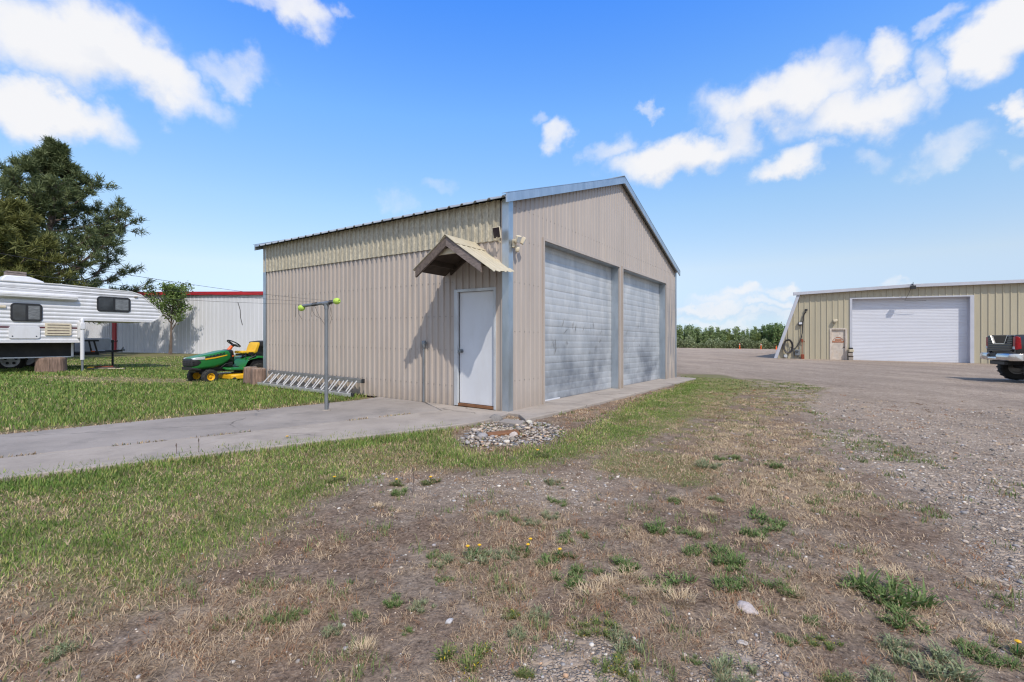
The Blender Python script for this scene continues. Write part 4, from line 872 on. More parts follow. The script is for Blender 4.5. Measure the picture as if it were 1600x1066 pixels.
# ------------------------------------------------------------------ lawn tractor
def wheel(par, c, r, w, rr, tm='rubber', rm='yellow', seg=26, hub=True, tread=True):
    wh = bpy.data.objects.new('wheel', None); COL.objects.link(wh); wh.parent = par; wh.location = c
    mb = MB(); h = w / 2
    mb.lathe([(rr, -h * .8), (rr + .012, -h * .95), (r * .86, -h), (r * .97, -h * .78), (r, -h * .35), (r, h * .35), (r * .97, h * .78), (r * .86, h), (rr + .012, h * .95), (rr, h * .8)], (0, 0, 0), 'y', seg, True)
    if tread:
        for k in range(seg):
            a = 2 * math.pi * k / seg; mb.box((r * math.cos(a), (-.25 if k % 2 else .25) * w, r * math.sin(a)), (.012, w * .42, r * .12), Matrix.Rotation(-a, 3, 'Y'))
    mb.build('tyre', M[tm], wh)
    mb = MB()
    for sg in (1, -1): mb.lathe([(.001, sg * h * .45), (.04, sg * h * .5), (.045, sg * h * .32), (rr * .55, sg * h * .25), (rr * .8, sg * h * .4), (rr * .86, sg * h * .78), (rr * 1.02, sg * h * .84), (rr * 1.02, 0)], (0, 0, 0), 'y', seg)
    if hub: mb.lathe([(.03, h * .5), (.028, h * .66), (.001, h * .7)], (0, 0, 0), 'y', 12)
    mb.build('rim', M[rm], wh)
    return wh
def rrect(hy, z0, z1, r=.05, n=4, x=0., yoff=0., top=.0):
    """rounded rectangle section in the yz plane"""
    pts = []
    for cy, cz, a0 in ((hy - r, z1 - r, 0), (-hy + r, z1 - r, 90), (-hy + r, z0 + r, 180), (hy - r, z0 + r, 270)):
        for k in range(n + 1): a = R(a0 + 90 * k / n); pts.append((x, yoff + cy + r * math.cos(a), cz + r * math.sin(a)))
    return pts
def tractor():
    hd = Vector((-.52, -.855)); O = (-8.15, 13.27)
    t = thing('lawn_tractor', (O[0], O[1], G(*O) - .035), math.atan2(hd.y, hd.x), 'green and yellow riding mower parked on the lawn beside two wooden stumps', 'riding mower'); t.scale = (1.03,) * 3
    # hood: sections from nose to dash
    S = [(.91, .20, .42, .635, .05), (.895, .24, .38, .675, .06), (.80, .265, .37, .705, .08), (.62, .275, .38, .75, .09), (.40, .28, .40, .79, .09), (.18, .275, .46, .845, .09), (.05, .265, .53, .865, .09), (-.03, .25, .60, .85, .08)]
    mb = MB(); mb.loft([rrect(hy, z0, z1, r, 5, x) for x, hy, z0, z1, r in S]); mb.build('hood', M['green'], t, smooth=50)
    mb = MB()                                                               # grille, wraps the nose
    mb.loft([rrect(hy, z0, z1, .03, 4, x) for x, hy, z0, z1 in ((.935, .20, .47, .645), (.905, .25, .455, .660), (.78, .279, .48, .63), (.72, .281, .54, .60))]); g = mb.build('grille', M['black'], t, smooth=50)
    mb = MB()
    for z in (.50, .545, .59): mb.box((.928, 0, z), (.03, .42, .012)); mb.box((.85, .266, z), (.13, .02, .010)); mb.box((.85, -.266, z), (.13, .02, .010))
    mb.box((.925, 0, .53), (.02, .02, .15)); mb.build('grille_slats', M['rubber'], g)
    for sg in (1, -1):
        mb = MB(); Rm = Matrix.Rotation(R(12), 3, 'Y') @ Matrix.Rotation(R(-sg * 8), 3, 'Z')
        mb.loft([[(.91, sg * .15, .635), (.91, sg * .246, .635), (.90, sg * .24, .675), (.90, sg * .15, .675)], [(.80, sg * .17, .63), (.80, sg * .283, .63), (.79, sg * .276, .70), (.79, sg * .17, .70)], [(.62, sg * .2, .635), (.62, sg * .289, .635), (.62, sg * .284, .715), (.62, sg * .2, .715)]]); mb.build('headlight', M['lens'], t, smooth=40, bev=.008)
        mb = MB(); mb.loft([[(.62, sg * .25, .625), (.62, sg * .286, .625), (.62, sg * .285, .66), (.62, sg * .25, .66)], [(.36, sg * .25, .662), (.36, sg * .290, .662), (.36, sg * .289, .695), (.36, sg * .25, .695)], [(.06, sg * .24, .725), (.06, sg * .274, .725), (.06, sg * .272, .75), (.06, sg * .24, .75)]]); mb.build('side_stripe', M['yellow'], t)
        mb = MB(); mb.loft([[(.60, sg * .25, .675), (.60, sg * .284, .675), (.60, sg * .278, .71), (.60, sg * .25, .71)], [(.36, sg * .25, .705), (.36, sg * .287, .705), (.36, sg * .272, .76), (.36, sg * .25, .76)], [(.12, sg * .24, .755), (.12, sg * .273, .755), (.12, sg * .262, .815), (.12, sg * .22, .815)]]); mb.build('side_vent', M['black'], t)
        mb = MB()
        for k in range(5): xx = .54 - k * .085; zz = .69 + k * .019; mb.beam((xx, sg * .283, zz), (xx - .05, sg * .276, zz + .055), .012, .010)
        mb.build('vent_fin', M['green'], t)
    mb = MB(); mb.loft([rrect(.25, .37, .45, .035, 4, .935), rrect(.27, .36, .43, .035, 4, .86), rrect(.25, .33, .41, .03, 4, .70)]); mb.build('front_bumper', M['black'], t)
    mb = MB(); mb.box((.15, 0, .36), (1.3, .34, .12)); mb.box((.45, .0, .27), (.10, .62, .07)); mb.box((.25, 0, .48), (.5, .40, .22)); mb.box((-.65, 0, .34), (.5, .36, .2)); mb.tube([(.2, .2, .4), (.1, .26, .5), (-.06, .26, .52)], .014); mb.build('chassis', M['black'], t)
    # dash and column
    mb = MB(); mb.loft([rrect(.25, .58, .86, .06, 4, .0), rrect(.235, .56, .885, .07, 4, -.07), rrect(.19, .52, .86, .06, 4, -.15), rrect(.15, .46, .66, .05, 4, -.19)]); mb.loft([rrect(.20, .40, .60, .03, 4, .12), rrect(.20, .36, .56, .03, 4, -.12)]); mb.build('dashboard', M['black'], t, smooth=50)
    mb = MB(); mb.tube([(-.10, 0, .84), (-.20, 0, .975)], [.055, .04], 12); mb.build('steering_column', M['orange'], t)
    mb = MB(); mb.lathe([(.025, -.02), (.03, .0), (.02, .02), (.001, .03)], (-.12, .20, .70), 'y', 12); mb.build('knob', M['orange'], t)
    c = Vector((-.24, 0, 1.02)); Rm = Matrix.Rotation(R(-32), 3, 'Y')
    mb = MB(lambda p: c + Rm @ p); n = 28; mb.tube([(.175 * math.cos(2 * math.pi * k / n), .175 * math.sin(2 * math.pi * k / n), .03) for k in range(n + 1)], .016, 8)
    for a in (0, 125, 235): mb.tube([(.02 * math.cos(R(a)), .02 * math.sin(R(a)), -.0), (.17 * math.cos(R(a)), .17 * math.sin(R(a)), .028)], [.022, .014], 6)
    mb.lathe([(.045, -.05), (.05, .0), (.03, .015), (.001, .02)], (0, 0, 0), 'z', 14); mb.build('steering_wheel', M['black'], t)
    # floor, fenders
    mb = MB()
    for sg in (1, -1): mb.loft([[(x, sg * yi, z), (x, sg * yo, z - dz), (x, sg * yo, z - dz - .05), (x, sg * yi, z - .05)] for x, yi, yo, z, dz in ((.15, .18, .34, .415, .02), (.05, .18, .44, .41, .03), (-.25, .18, .46, .40, .03), (-.42, .18, .46, .41, .02))])
    mb.build('footrest', M['green'], t, smooth=40, bev=.012)
    mb = MB()
    prof = [(-.30, .40), (-.40, .58), (-.48, .66), (-.70, .70), (-.86, .69), (-.98, .62), (-1.0, .56)]
    mb.loft([[(x, .47, z - (.05 if i > 1 else .0)), (x, .44, z), (x, -.44, z), (x, -.47, z - (.05 if i > 1 else .0)), (x + (.03 if i < 3 else -.0), -.46, z - .07), (x + (.03 if i < 3 else -.0), .46, z - .07)] for i, (x, z) in enumerate(prof)]); mb.build('rear_fender', M['green'], t, smooth=50, bev=.01)
    mb = MB(); mb.prism([(-.48, .42), (-.56, .58), (-.66, .64), (-.86, .64), (-.95, .56), (-.96, .42), (-.6, .36)], -.42, .42, 1); mb.build('wheel_housing', M['black'], t)
    mb = MB(); mb.tube([(-.42, .44, .60), (-.46, .455, .645), (-.60, .46, .70), (-.62, .43, .73)], .02, 8); mb.tube([(-.36, .38, .60), (-.38, .38, .76)], .009, 6); mb.lathe([(.001, .75), (.02, .76), (.018, .79), (.001, .80)], (-.38, .38, 0), 'z', 10); mb.build('lever', M['black'], t)
    # seat
    mb = MB()
    mb.loft([rrect(hy, z0, z1, .03, 4, x) for x, hy, z0, z1 in ((-.36, .17, .775, .835), (-.40, .215, .765, .845), (-.55, .23, .755, .835), (-.70, .23, .755, .835), (-.78, .22, .765, .87))])
    mb.loft([[(x + dx, y, z) for dx, y in ((-.045, hy), (.03, hy), (.045, hy * .6), (.045, -hy * .6), (.03, -hy), (-.045, -hy))] for x, hy, z in ((-.745, .23, .80), (-.775, .235, .90), (-.81, .23, 1.0), (-.835, .20, 1.065), (-.845, .12, 1.085))])
    mb.build('seat', M['seat'], t, smooth=60, bev=.02)
    mb = MB(); mb.box((-.60, 0, .73), (.4, .36, .05)); mb.box((-.60, .24, .755), (.12, .05, .09)); mb.tube([(-.42, .1, .66), (-.5, .12, .76)], .02); mb.tube([(-.75, .1, .66), (-.72, .12, .76)], .02); mb.build('seat_base', M['black'], t)
    # deck
    mb = MB(); mb.loft([[(.08, .20, z0), (.05, .44, z0), (-.10, .54, z0), (-.42, .54, z0), (-.56, .40, z0), (-.56, -.40, z0), (-.42, -.54, z0), (-.10, -.54, z0), (.05, -.44, z0), (.08, -.2, z0)] for z0 in (.09, .20)] + [[(.05 * .7, .16, .225), (.02, .40, .225), (-.11, .49, .225), (-.40, .49, .225), (-.52, .36, .225), (-.52, -.36, .225), (-.40, -.49, .225), (-.11, -.49, .225), (.02, -.40, .225), (.035, -.16, .225)]]); mb.build('mower_deck', M['yellow'], t, bev=.015)
    mb = MB(); mb.lathe([(.05, -.02), (.055, 0), (.05, .02)], (.0, .52, .09), 'y', 14); mb.lathe([(.11, .22), (.11, .27), (.04, .28)], (-.25, .25, 0), 'z', 14); mb.box((-.2, .3, .255), (.3, .1, .03)); mb.build('deck_fittings', M['black'], t)
    mb = MB(); mb.box((-.33, .40, .31), (.07, .03, .18)); mb.build('deck_link', M['yellow'], t)
    for c, r, w, rr in (((.55, .37, .185), .19, .15, .095), ((.55, -.37, .185), .19, .15, .095), ((-.72, .36, .245), .25, .22, .13), ((-.72, -.36, .245), .25, .22, .13)): wheel(t, c, r, w, rr)
    # bagger behind
    mb = MB(); mb.loft([rrect(.50, .52, .98, .06, 4, x) for x in (-1.06, -1.5)]); mb.build('bagger', M['black'], t, bev=.02)
    mb = MB(); mb.loft([rrect(.53, .96, 1.10, .05, 4, -.98), rrect(.54, .96, 1.13, .05, 4, -1.25), rrect(.53, .96, 1.08, .05, 4, -1.55)]); mb.tube([(-.98, .3, .45), (-1.05, .3, .8)], .02); mb.build('bagger_lid', M['rubber'], t)
tractor()

def stump(name, x, y, r, h, label, seed, flare=1.12, z=None):
    rr = random.Random(seed); mb = MB(); seg = 26; ph = [rr.uniform(0, 6) for _ in range(4)]
    def rad(a, t): return r * (1 + .07 * math.sin(3 * a + ph[0]) + .045 * math.sin(7 * a + ph[1]) + .02 * math.sin(17 * a + ph[2])) * (flare - (flare - 1) * t)
    rings = [[(rad(2 * math.pi * k / seg, t) * math.cos(2 * math.pi * k / seg), rad(2 * math.pi * k / seg, t) * math.sin(2 * math.pi * k / seg), h * t) for k in range(seg)] for t in (0, .15, .35, .6, .85, .97)] 
    rings.append([(p[0] * .93, p[1] * .93, h) for p in rings[-1]])
    mb.loft(rings)
    t = thing(name, (x, y, (G(x, y) if z is None else z) - .02), seed, label, 'stump'); mb.build('bark', M['stumpbark'], t, smooth=60)
    mb = MB(); mb.loft([[(p[0] * .98, p[1] * .98, h + .001) for p in rings[-1]], [(p[0] * .9, p[1] * .9, h + .014 + .006 * math.sin(i)) for i, p in enumerate(rings[-1])]]); mb.build('cut_face', M['stumptop'], t, smooth=0)
def at_u(u, Y): return ((u - CX) / F * Y, Y)
stump('stump', *at_u(391, 12.25), .155, .47, 'weathered wooden stump touching the mower, left of two at the garage corner', 2)
stump('stump', *at_u(403.5, 11.95), .165, .46, 'weathered wooden stump nearest the garage corner, right of two', 5, 1.04)

# ------------------------------------------------------------------ truck camper on its jacks
def camper():
    O = Vector((-14.25, 15.5, 0)); d = Vector((.55, .835, 0)).normalized(); g = G(O.x, O.y)
    t = thing('truck_camper', (O.x, O.y, g), math.atan2(d.y, d.x), 'white ribbed truck camper standing off its truck on jacks, cab-over nose to the right', 'camper')
    def px(u, v): q, z = on_plane(u, v, O, d); return q, z - g
    Wd = 2.25; ZB, ZU, ZR = 1.0, 1.73, 2.78
    prof = [(-4.6, ZB), (-.05, ZB), (-.05, ZU), (1.95, ZU), (2.18, 1.88), (2.25, 2.03), (2.17, 2.16), (1.62, 2.70), (1.35, 2.78), (-.5, 2.86), (-4.6, 2.84)]
    mb = MB(); mb.prism([(x, z) for x, z in prof], .02, Wd - .02, 1); mb.build('body', M['campertrim'], t, smooth=0)
    # ribbed skin on both long sides
    def xmax(z):
        if z < ZU: return -.05
        q = [(1.73, 1.95), (1.88, 2.18), (2.03, 2.25), (2.16, 2.17), (2.70, 1.62), (2.78, 1.35), (2.80, .9), (2.86, -.5)]
        return float(np.interp(z, [a for a, _ in q], [b for _, b in q]))
    for y0, sg in ((0, -1), (Wd, 1)):
        mb = MB(); lev = []; z = ZB
        while z < 2.84:
            lev += [(z, .0), (z + .05, .016), (z + .085, .016), (z + .112, .0)]; z += .12
        lev = [(a, b) for a, b in lev if a < 2.84] + [(2.84, 0)]
        if not any(abs(a - ZU) < .004 for a, _ in lev): lev.append((ZU - .001, .0)); lev.append((ZU + .001, .0)); lev.sort()
        for (za, oa), (zb, ob) in zip(lev, lev[1:]):
            xa, xb = xmax(za + 1e-4), xmax(zb - 1e-4)
            mb.add([(-4.6, y0 + sg * oa, za), (xa, y0 + sg * oa, za), (xb, y0 + sg * ob, zb), (-4.6, y0 + sg * ob, zb)], [(0, 1, 2, 3)])
        mb.build('side_skin', M['camper'], t, smooth=0)
    mb = MB()                                                               # edge trim along the profile, visible side
    for p, q in zip(prof[1:10], prof[2:11]): mb.beam((p[0], -.008, p[1]), (q[0], -.008, q[1]), .03, .035, (0, 1, 0))
    mb.beam((-4.6, -.008, ZB), (-.05, -.008, ZB), .03, .05, (0, 1, 0)); mb.build('edge_trim', M['campertrim'], t, smooth=0)
    def rr_plate(u0, v0, u1, v1, y0, y1, rad, m, par, name, inset=0):
        (xa, za), (xb, zb) = px(u0, v1), px(u1, v0); xa += inset; xb -= inset; za += inset; zb -= inset; pts = []
        for cx_, cz, a0 in ((xb - rad, zb - rad, 0), (xa + rad, zb - rad, 90), (xa + rad, za + rad, 180), (xb - rad, za + rad, 270)):
            for k in range(6): a = R(a0 + 90 * k / 5); pts.append((cx_ + rad * math.cos(a), cz + rad * math.sin(a)))
        mb = MB(); mb.prism(pts, y0, y1, 1); return mb.build(name, m, par, smooth=30), (xa, za, xb, zb)
    for (u0, v0, u1, v1) in ((151, 466, 203.5, 486.5), (16, 475.5, 66, 502)):
        w, _ = rr_plate(u0, v0, u1, v1, -.035, .02, .10, M['black'], t, 'window')
        _, (xa, za, xb, zb) = rr_plate(u0, v0, u1, v1, -.037, .02, .07, M['glass'], w, 'pane', .045)
        mb = MB(); xm = (xa + xb) / 2; mb.mm((xm + .03, -.0385, za + .03), (xb - .02, .0, zb - .03)); mb.build('blind', M['curtain'], w, smooth=0)
        mb = MB(); mb.mm((xm - .03, -.043, za), (xm + .03, .0, zb)); mb.build('mullion', M['black'], w, smooth=0)
    pl, b = rr_plate(13, 510.5, 62, 529, -.04, .02, .06, M['camper'], t, 'access_hatch')
    mb = MB()
    for x in (b[0] + .08, b[2] - .08): mb.lathe([(.018, -.044), (.014, -.05), (.001, -.052)], (x, 0, b[1] + .07), 'y', 10)
    mb.build('latch', M['black'], pl)
    v, b = rr_plate(70, 506, 111, 524, -.05, .02, .02, M['cream'], t, 'fridge_vent')
    mb = MB()
    for k in range(4): z = b[1] + .05 + k * (b[3] - b[1] - .06) / 3.6; mb.mm((b[0] + .05, -.056, z), (b[2] - .05, -.045, z + .022))
    mb.build('vent_slot', M['wood'], v, smooth=0)
    (x0, z0), (x1, z1) = px(0, 513), px(115, 512)
    mb = MB(); mb.mm((-4.6, -.022, 1.44), (-.08, .0, 1.485)); mb.build('stripe', M['maroon'], t, smooth=0)
    (x1, z1) = px(119, 468); mb = MB(); mb.tube([(-4.4, -.09, z1 + .02), (x1, -.09, z1)], .055, 12); mb.mm((-4.4, -.15, z1 + .03), (x1 + .01, .0, z1 + .075)); mb.build('awning_roll', M['campertrim'], t)
    q = px(4, 479); mb = MB(); mb.mm((q[0] - .15, -.05, q[1] - .04), (q[0] + .07, 0, q[1] + .03)); mb.build('porch_light', M['cream'], t, bev=.01)
    q = px(212, 464); mb = MB(); mb.mm((q[0] - .05, -.05, q[1] - .025), (q[0] + .05, 0, q[1] + .025)); mb.build('marker_light', M['stainwhite'], t, bev=.01)
    # roof gear
    xa, xb = px(10, 440)[0], px(84, 440)[0]; mb = MB(); mb.loft([[(x, y, z) for x, y in ((xa - .0 + s, .75), (xb - s * 4, .75), (xb - s * 4, 1.5), (xa + s, 1.5))] for s, z in ((0, 2.85), (.02, 2.98), (.10, 3.10))]); mb.build('roof_air_conditioner', M['camper'], t, bev=.03)
    mb = MB(); mb.mm((px(86, 440)[0] - .2, .85, 2.85), (px(112, 440)[0], 1.35, 2.93)); mb.build('roof_hatch', M['camper'], t, bev=.02)
    mb = MB(); mb.mm((px(130, 448)[0], .3, 2.80), (px(180, 448)[0], 1.7, 2.86)); mb.build('roof_rail', M['campertrim'], t, bev=.01)
    # dark lower box that sits in a pickup bed
    mb = MB(); mb.mm((-4.6, .32, .53), (-.18, 1.9, ZB + .02)); mb.build('bed_box', M['skirt'], t, smooth=0, bev=.006)
    mb = MB(); mb.mm((-.18, .30, .51), (-.12, 1.9, ZB)); mb.mm((-4.6, .30, .505), (-.12, .345, .54)); mb.build('bed_box_edge', M['campertrim'], t, smooth=0)
    for (jx, jy) in ((.0, -.10), (.0, Wd + .10), (-4.4, -.10), (-4.4, Wd + .10)):
        jk = bpy.data.objects.new('jack', None); COL.objects.link(jk); jk.parent = t; jk.location = (jx, jy, 0); z = G(*(O + d * jx + Vector((-d.y, d.x, 0)) * jy)[:2]) - g
        mb = MB(); mb.tube([(0, 0, .42), (0, 0, 1.45)], .055, 12); mb.build('outer_tube', M['camper'], jk)
        mb = MB(); mb.tube([(.0, 0, z + .01), (.0, 0, .5)], .032, 10); mb.box((0, 0, z + .012), (.16, .16, .02)); mb.build('inner_tube', M['steel'], jk)
        mb = MB(); mb.box((0, 0, 1.53), (.13, .13, .22)); mb.lathe([(.05, 1.62), (.045, 1.75), (.02, 1.79)], (0, 0, 0), 'z', 12); mb.build('motor_housing', M['camper'], jk, bev=.02)
        mb = MB(); mb.box((-.06, .05 if jy < 1 else -.05, 1.40), (.10, .10, .5)); mb.build('bracket', M['campertrim'], jk)
    mb = MB(); mb.box((0, 0, 0), (.46, .30, .15)); c = O + d * px(38, 430)[0] + Vector((-d.y, d.x, 0)) * 1.1
    b = mb.build('wooden_block', M['wood_grey'], None, bev=.01, loc=(c.x, c.y, g + 3.18)); b.rotation_euler = (0, 0, math.atan2(d.y, d.x)); tag(b, 'short grey wooden block lying on the camper roof air conditioner', 'block')
    y = Vector((-d.y, d.x, 0)); c = O + d * -.62 + y * .50; stump('stump', c.x, c.y, .36, .525 + (g - G(c.x, c.y)), 'thick dark stump propping up the black underside of the camper', 9, 1.06)
camper()

def trailer():
    T = at_u(176, 18.0); ax = Vector((.85, .53)).normalized(); g = G(*T)
    t = thing('utility_trailer', (T[0], T[1], g), math.atan2(ax.y, ax.x), 'black utility trailer parked behind the camper with its tongue jack down', 'trailer')
    hw = .62
    mb = MB()
    mb.mm((-4.2, -hw, .50), (-.30, -hw + .08, .60)); mb.mm((-4.2, hw - .08, .50), (-.30, hw, .60)); mb.mm((-.38, -hw, .50), (-.30, hw, .60)); mb.mm((-4.2, -hw + .08, .56), (-.38, hw - .08, .60)); mb.build('frame', M['black'], t, bev=.008)
    mb = MB(); mb.beam((-.4, -.55, .60), (.02, 0, .62), .07, .08); mb.beam((-.4, .55, .60), (.02, 0, .62), .07, .08); mb.beam((-.02, 0, .62), (.30, 0, .64), .07, .08); mb.build('tongue', M['black'], t)
    mb = MB(); mb.lathe([(.05, -.04), (.055, .03), (.02, .06)], (.32, 0, .66), 'z', 12); mb.beam((.26, 0, .68), (.33, 0, .78), .03, .03); mb.build('hitch_coupler', M['steel'], t)
    mb = MB(); mb.tube([(.0, 0, .04), (.0, 0, .98)], .036, 10); mb.tube([(.0, 0, .95), (.0, 0, 1.05)], .05, 10); mb.lathe([(.08, .02), (.06, .05), (.03, .06)], (0, 0, 0), 'z', 12); mb.tube([(.0, 0, .98), (.14, 0, .98), (.14, 0, 1.04)], .012); mb.build('tongue_jack', M['black'], t)
    mb = MB(); mb.beam((-1.9, -hw + .02, 1.02), (-.30, -hw + .02, 1.02), .05, .055); mb.build('top_rail', M['black'], t)
    for x0, x1 in ((-.34, -.44), (-.50, -.58), (-1.0, -1.0), (-1.85, -1.85)):
        mb = MB(); mb.beam((x0, -hw + .02, .58), (x1, -hw + .02, 1.02), .05, .05, (1, 0, 0)); mb.build('upright', M['black'], t)
    for xa, xb, zz in ((-.95, -.15, 1.12), (-1.9, -1.0, 1.06)):
        mb = MB(); mb.mm((xa, hw + .03, .60), (xb, hw + .08, zz)); mb.build('side_panel', M['frame'], t, bev=.01)
    mb = MB(); mb.box((-.46, -hw - .02, .63), (.11, .04, .05)); mb.build('marker_light', M['orange'], t, bev=.006)
    mb = MB(); mb.mm((-1.5, -.3, .60), (-1.15, .1, .93)); mb.build('wooden_crate', M['wood_grey'], t, bev=.01)
    mb = MB(); mb.mm((-.60, -.30, .602), (-.25, .20, .66)); mb.build('white_board', M['white'], t, bev=.01)
    mb = MB(); mb.prism([(-3.1, .42), (-3.05, .72), (-2.8, .86), (-2.3, .86), (-2.05, .72), (-2.0, .42), (-2.07, .42), (-2.15, .68), (-2.35, .80), (-2.75, .80), (-2.98, .68), (-3.03, .42)], -hw - .30, -hw - .02, 1); mb.build('mudguard', M['black'], t)
    for sy in (-hw - .16, hw + .16): wheel(t, (-2.55, sy, .37), .385, .22, .245, 'rubber', 'camper', 28)
    mb = MB(); mb.beam((-2.55, -hw - .14, .37), (-2.55, hw + .14, .37), .06, .06); mb.build('axle', M['black'], t)
    for k in range(5):
        a = k * 2 * math.pi / 5 + .3; mb = MB(); mb.lathe([(.045, -.001), (.04, -.012), (.001, -.012)], (-2.55 + .135 * math.cos(a), -hw - .16 - .045, .37 + .135 * math.sin(a)), 'y', 10); mb.build('rim_hole', M['black'], t)
    # scrap boards in the grass
    x, y = P(152, 578.5); t2 = thing('scrap_boards', (x, y, G(x, y) + .02), .25, 'low heap of scrap boards with yellow and orange bits in the grass', 'scrap wood')
    for nm, mt, c, dm, rz in (('board', 'wood_grey', (.15, 0, .05), (.75, .14, .04), .1), ('board', 'wood_dark', (.25, .15, .07), (.6, .16, .04), -.15), ('board', 'rust', (.1, .22, .10), (.5, .1, .04), .2), ('board', 'yellow', (-.18, -.02, .08), (.16, .14, .07), .3), ('board', 'tin', (.6, -.08, .04), (.5, .12, .03), -.1)):
        mb = MB(); mb.box(c, dm, Matrix.Rotation(rz, 3, 'Z')); mb.build(nm, M[mt], t2, bev=.006)
trailer()

# ------------------------------------------------------------------ trees
def tree_branches(H, seed, n1, r0, crown0, reach, rise, curve, sub=5, lean=(0, 0), gs=(.35, .55, .75, .9, 1.0)):
    """trunk path + limbs; returns MB with wood and an array of (point, direction, weight) foliage seats"""
    rr = random.Random(seed); mb = MB(); seats = []
    trunk = [Vector((lean[0] * t * H + .02 * H * math.sin(t * 5 + seed) * t, lean[1] * t * H + .015 * H * math.cos(t * 4 + seed) * t, H * t)) for t in [i / 10 for i in range(11)]]
    mb.tube(trunk, [max(.02, r0 * (1 - .93 * (i / 10)) * (1.25 if i == 0 else 1)) for i in range(11)], 10)
    def pt(t): f = t * 10; i = min(9, int(f)); return trunk[i].lerp(trunk[i + 1], f - i)
    for k in range(n1):
        t = crown0 + (1 - crown0) * ((k + rr.random()) / n1) ** .9; t = min(t, .985); a = k * 2.4 + rr.uniform(-.5, .5); Rch = reach(t) * rr.uniform(.65, 1.12)
        p0 = pt(t); dirn = Vector((math.cos(a), math.sin(a), rise(t) + rr.uniform(-.12, .12))).normalized(); path = [p0]; q = p0.copy(); dd = dirn.copy()
        for s in range(6):
            dd = (dd + Vector((rr.uniform(-.16, .16), rr.uniform(-.16, .16), curve + rr.uniform(-.08, .08)))).normalized(); q = q + dd * Rch / 6; path.append(q.copy())
        rb = max(.012, r0 * (1 - t) * .42 + .012); mb.tube(path, [rb * (1 - .85 * i / 6) for i in range(7)], 6)
        for s in range(sub + int(Rch * 1.6)):
            f = rr.uniform(.25, 1.0); i = min(5, int(f * 6)); b = path[i].lerp(path[i + 1], f * 6 - i); sd = (path[i + 1] - path[i]).normalized(); v = (sd * .7 + Vector((rr.uniform(-1, 1), rr.uniform(-1, 1), rr.uniform(-.25, .7)))).normalized()
            ln = Rch * rr.uniform(.10, .30) + .12; e = b + v * ln; mb.tube([b, b.lerp(e, .5) + Vector((0, 0, .02)), e], [rb * .3, rb * .2, .006], 5)
            for g in gs: seats.append((b.lerp(e, g), v, g))
        seats += [(path[6], dd, 1.), (path[5], dd, 1.)]
    for i in range(6): seats.append((pt(.93 + .07 * i / 5), Vector((rr.uniform(-.3, .3), rr.uniform(-.3, .3), 1)), 1.))
    return mb, seats
def needles(seats, per, L, w, spread, c0, c1, clump=.16):
    n = len(seats) * per; P0 = np.repeat(np.array([s[0][:] for s in seats]), per, 0); D = np.repeat(np.array([s[1].normalized()[:] for s in seats]), per, 0)
    tone = np.repeat(RNG.uniform(0, 1, len(seats)), per)
    c = P0 + RNG.normal(0, clump, (n, 3)) * .5; v = D * .55 + unit(n) * spread + np.array([0, 0, .28]); v /= np.linalg.norm(v, axis=1, keepdims=True)
    s = np.cross(v, unit(n)); s /= np.linalg.norm(s, axis=1, keepdims=True); l = RNG.uniform(.6, 1.2, (n, 1)) * L; ww = w * RNG.uniform(.7, 1.3, (n, 1))
    V = np.stack([c - s * ww, c + s * ww, c + v * l + s * ww * .3, c + v * l - s * ww * .3], 1)
    return V, mixc(c0, c1, np.clip(tone * .7 + RNG.uniform(0, .5, n), 0, 1))
def leaves(seats, per, L, w, c0, c1, spread=.2):
    n = len(seats) * per; c = np.repeat(np.array([s[0][:] for s in seats]), per, 0) + RNG.normal(0, spread, (n, 3)); v = unit(n); s = np.cross(v, unit(n)); s /= np.linalg.norm(s, axis=1, keepdims=True)
    l = L * RNG.uniform(.6, 1.2, (n, 1)); ww = w * RNG.uniform(.7, 1.2, (n, 1)); V = np.stack([c - v * l, c + s * ww, c + v * l, c - s * ww], 1)
    return V, mixc(c0, c1, np.clip(np.repeat(RNG.uniform(0, 1, len(seats)), per) * .6 + RNG.uniform(0, .6, n), 0, 1))
def pine(u, Y, Hh, seed, label, reach, c0, c1, n1=80, per=13, crown0=.13, r0=.28, lean=(0, 0), rise=None):
    x, y = at_u(u, Y); t = thing('pine_tree', (x, y, G(x, y)), 0, label, 'tree')
    mb, seats = tree_branches(Hh, seed, n1, r0, crown0, reach, rise or (lambda t: -.08 + .60 * t), .075, 5, lean, (.72, 1.0))
    mb.build('trunk', M['bark'], t, smooth=60)
    V, c = needles(seats, per, .30, .020, .85, c0, c1, .15); polys('crown', V, M['needle'], t, c)
pine(74, 26, 11.7, 3, 'tall dark green pine towering behind the camper', lambda t: float(np.interp(t, [.14, .38, .5, .65, .78, .92, 1], [3.9, 4.5, 4.2, 3.0, 1.6, .6, .2])), [.045, .072, .026], [.175, .205, .088], 92, 40, .14, .32, (.012, 0))
pine(10, 21.8, 6.9, 8, 'shorter yellowish green pine directly behind the camper, in front of the tall one', lambda t: .6 + 3.0 * (1 - t) ** .75, [.068, .078, .018], [.19, .195, .06], 70, 36, .12, .16)
pine(-130, 27, 11, 5, 'pine at the left edge, partly out of frame', lambda t: 1. + 3.8 * (1 - t), [.03, .05, .018], [.11, .14, .055], 60, 24, .15, .26)
def small_tree():
    x, y = at_u(266, 30.6); t = thing('small_tree', (x, y, G(x, y)), 0, 'small leafy tree with a leaning bare trunk before the light grey warehouse', 'tree')
    mb, seats = tree_branches(3.9, 14, 15, .10, .40, lambda t: .6 + 1.5 * math.sin(math.pi * (1 - t) * .85 + .1), lambda t: .55 + 1.1 * t, .14, 5, (.06, 0)); mb.build('trunk', M['bark'], t, smooth=60)
    V, c = leaves(seats, 8, .085, .042, [.07, .125, .03], [.23, .31, .10], .12); polys('crown', V, M['leaf'], t, c)
small_tree()
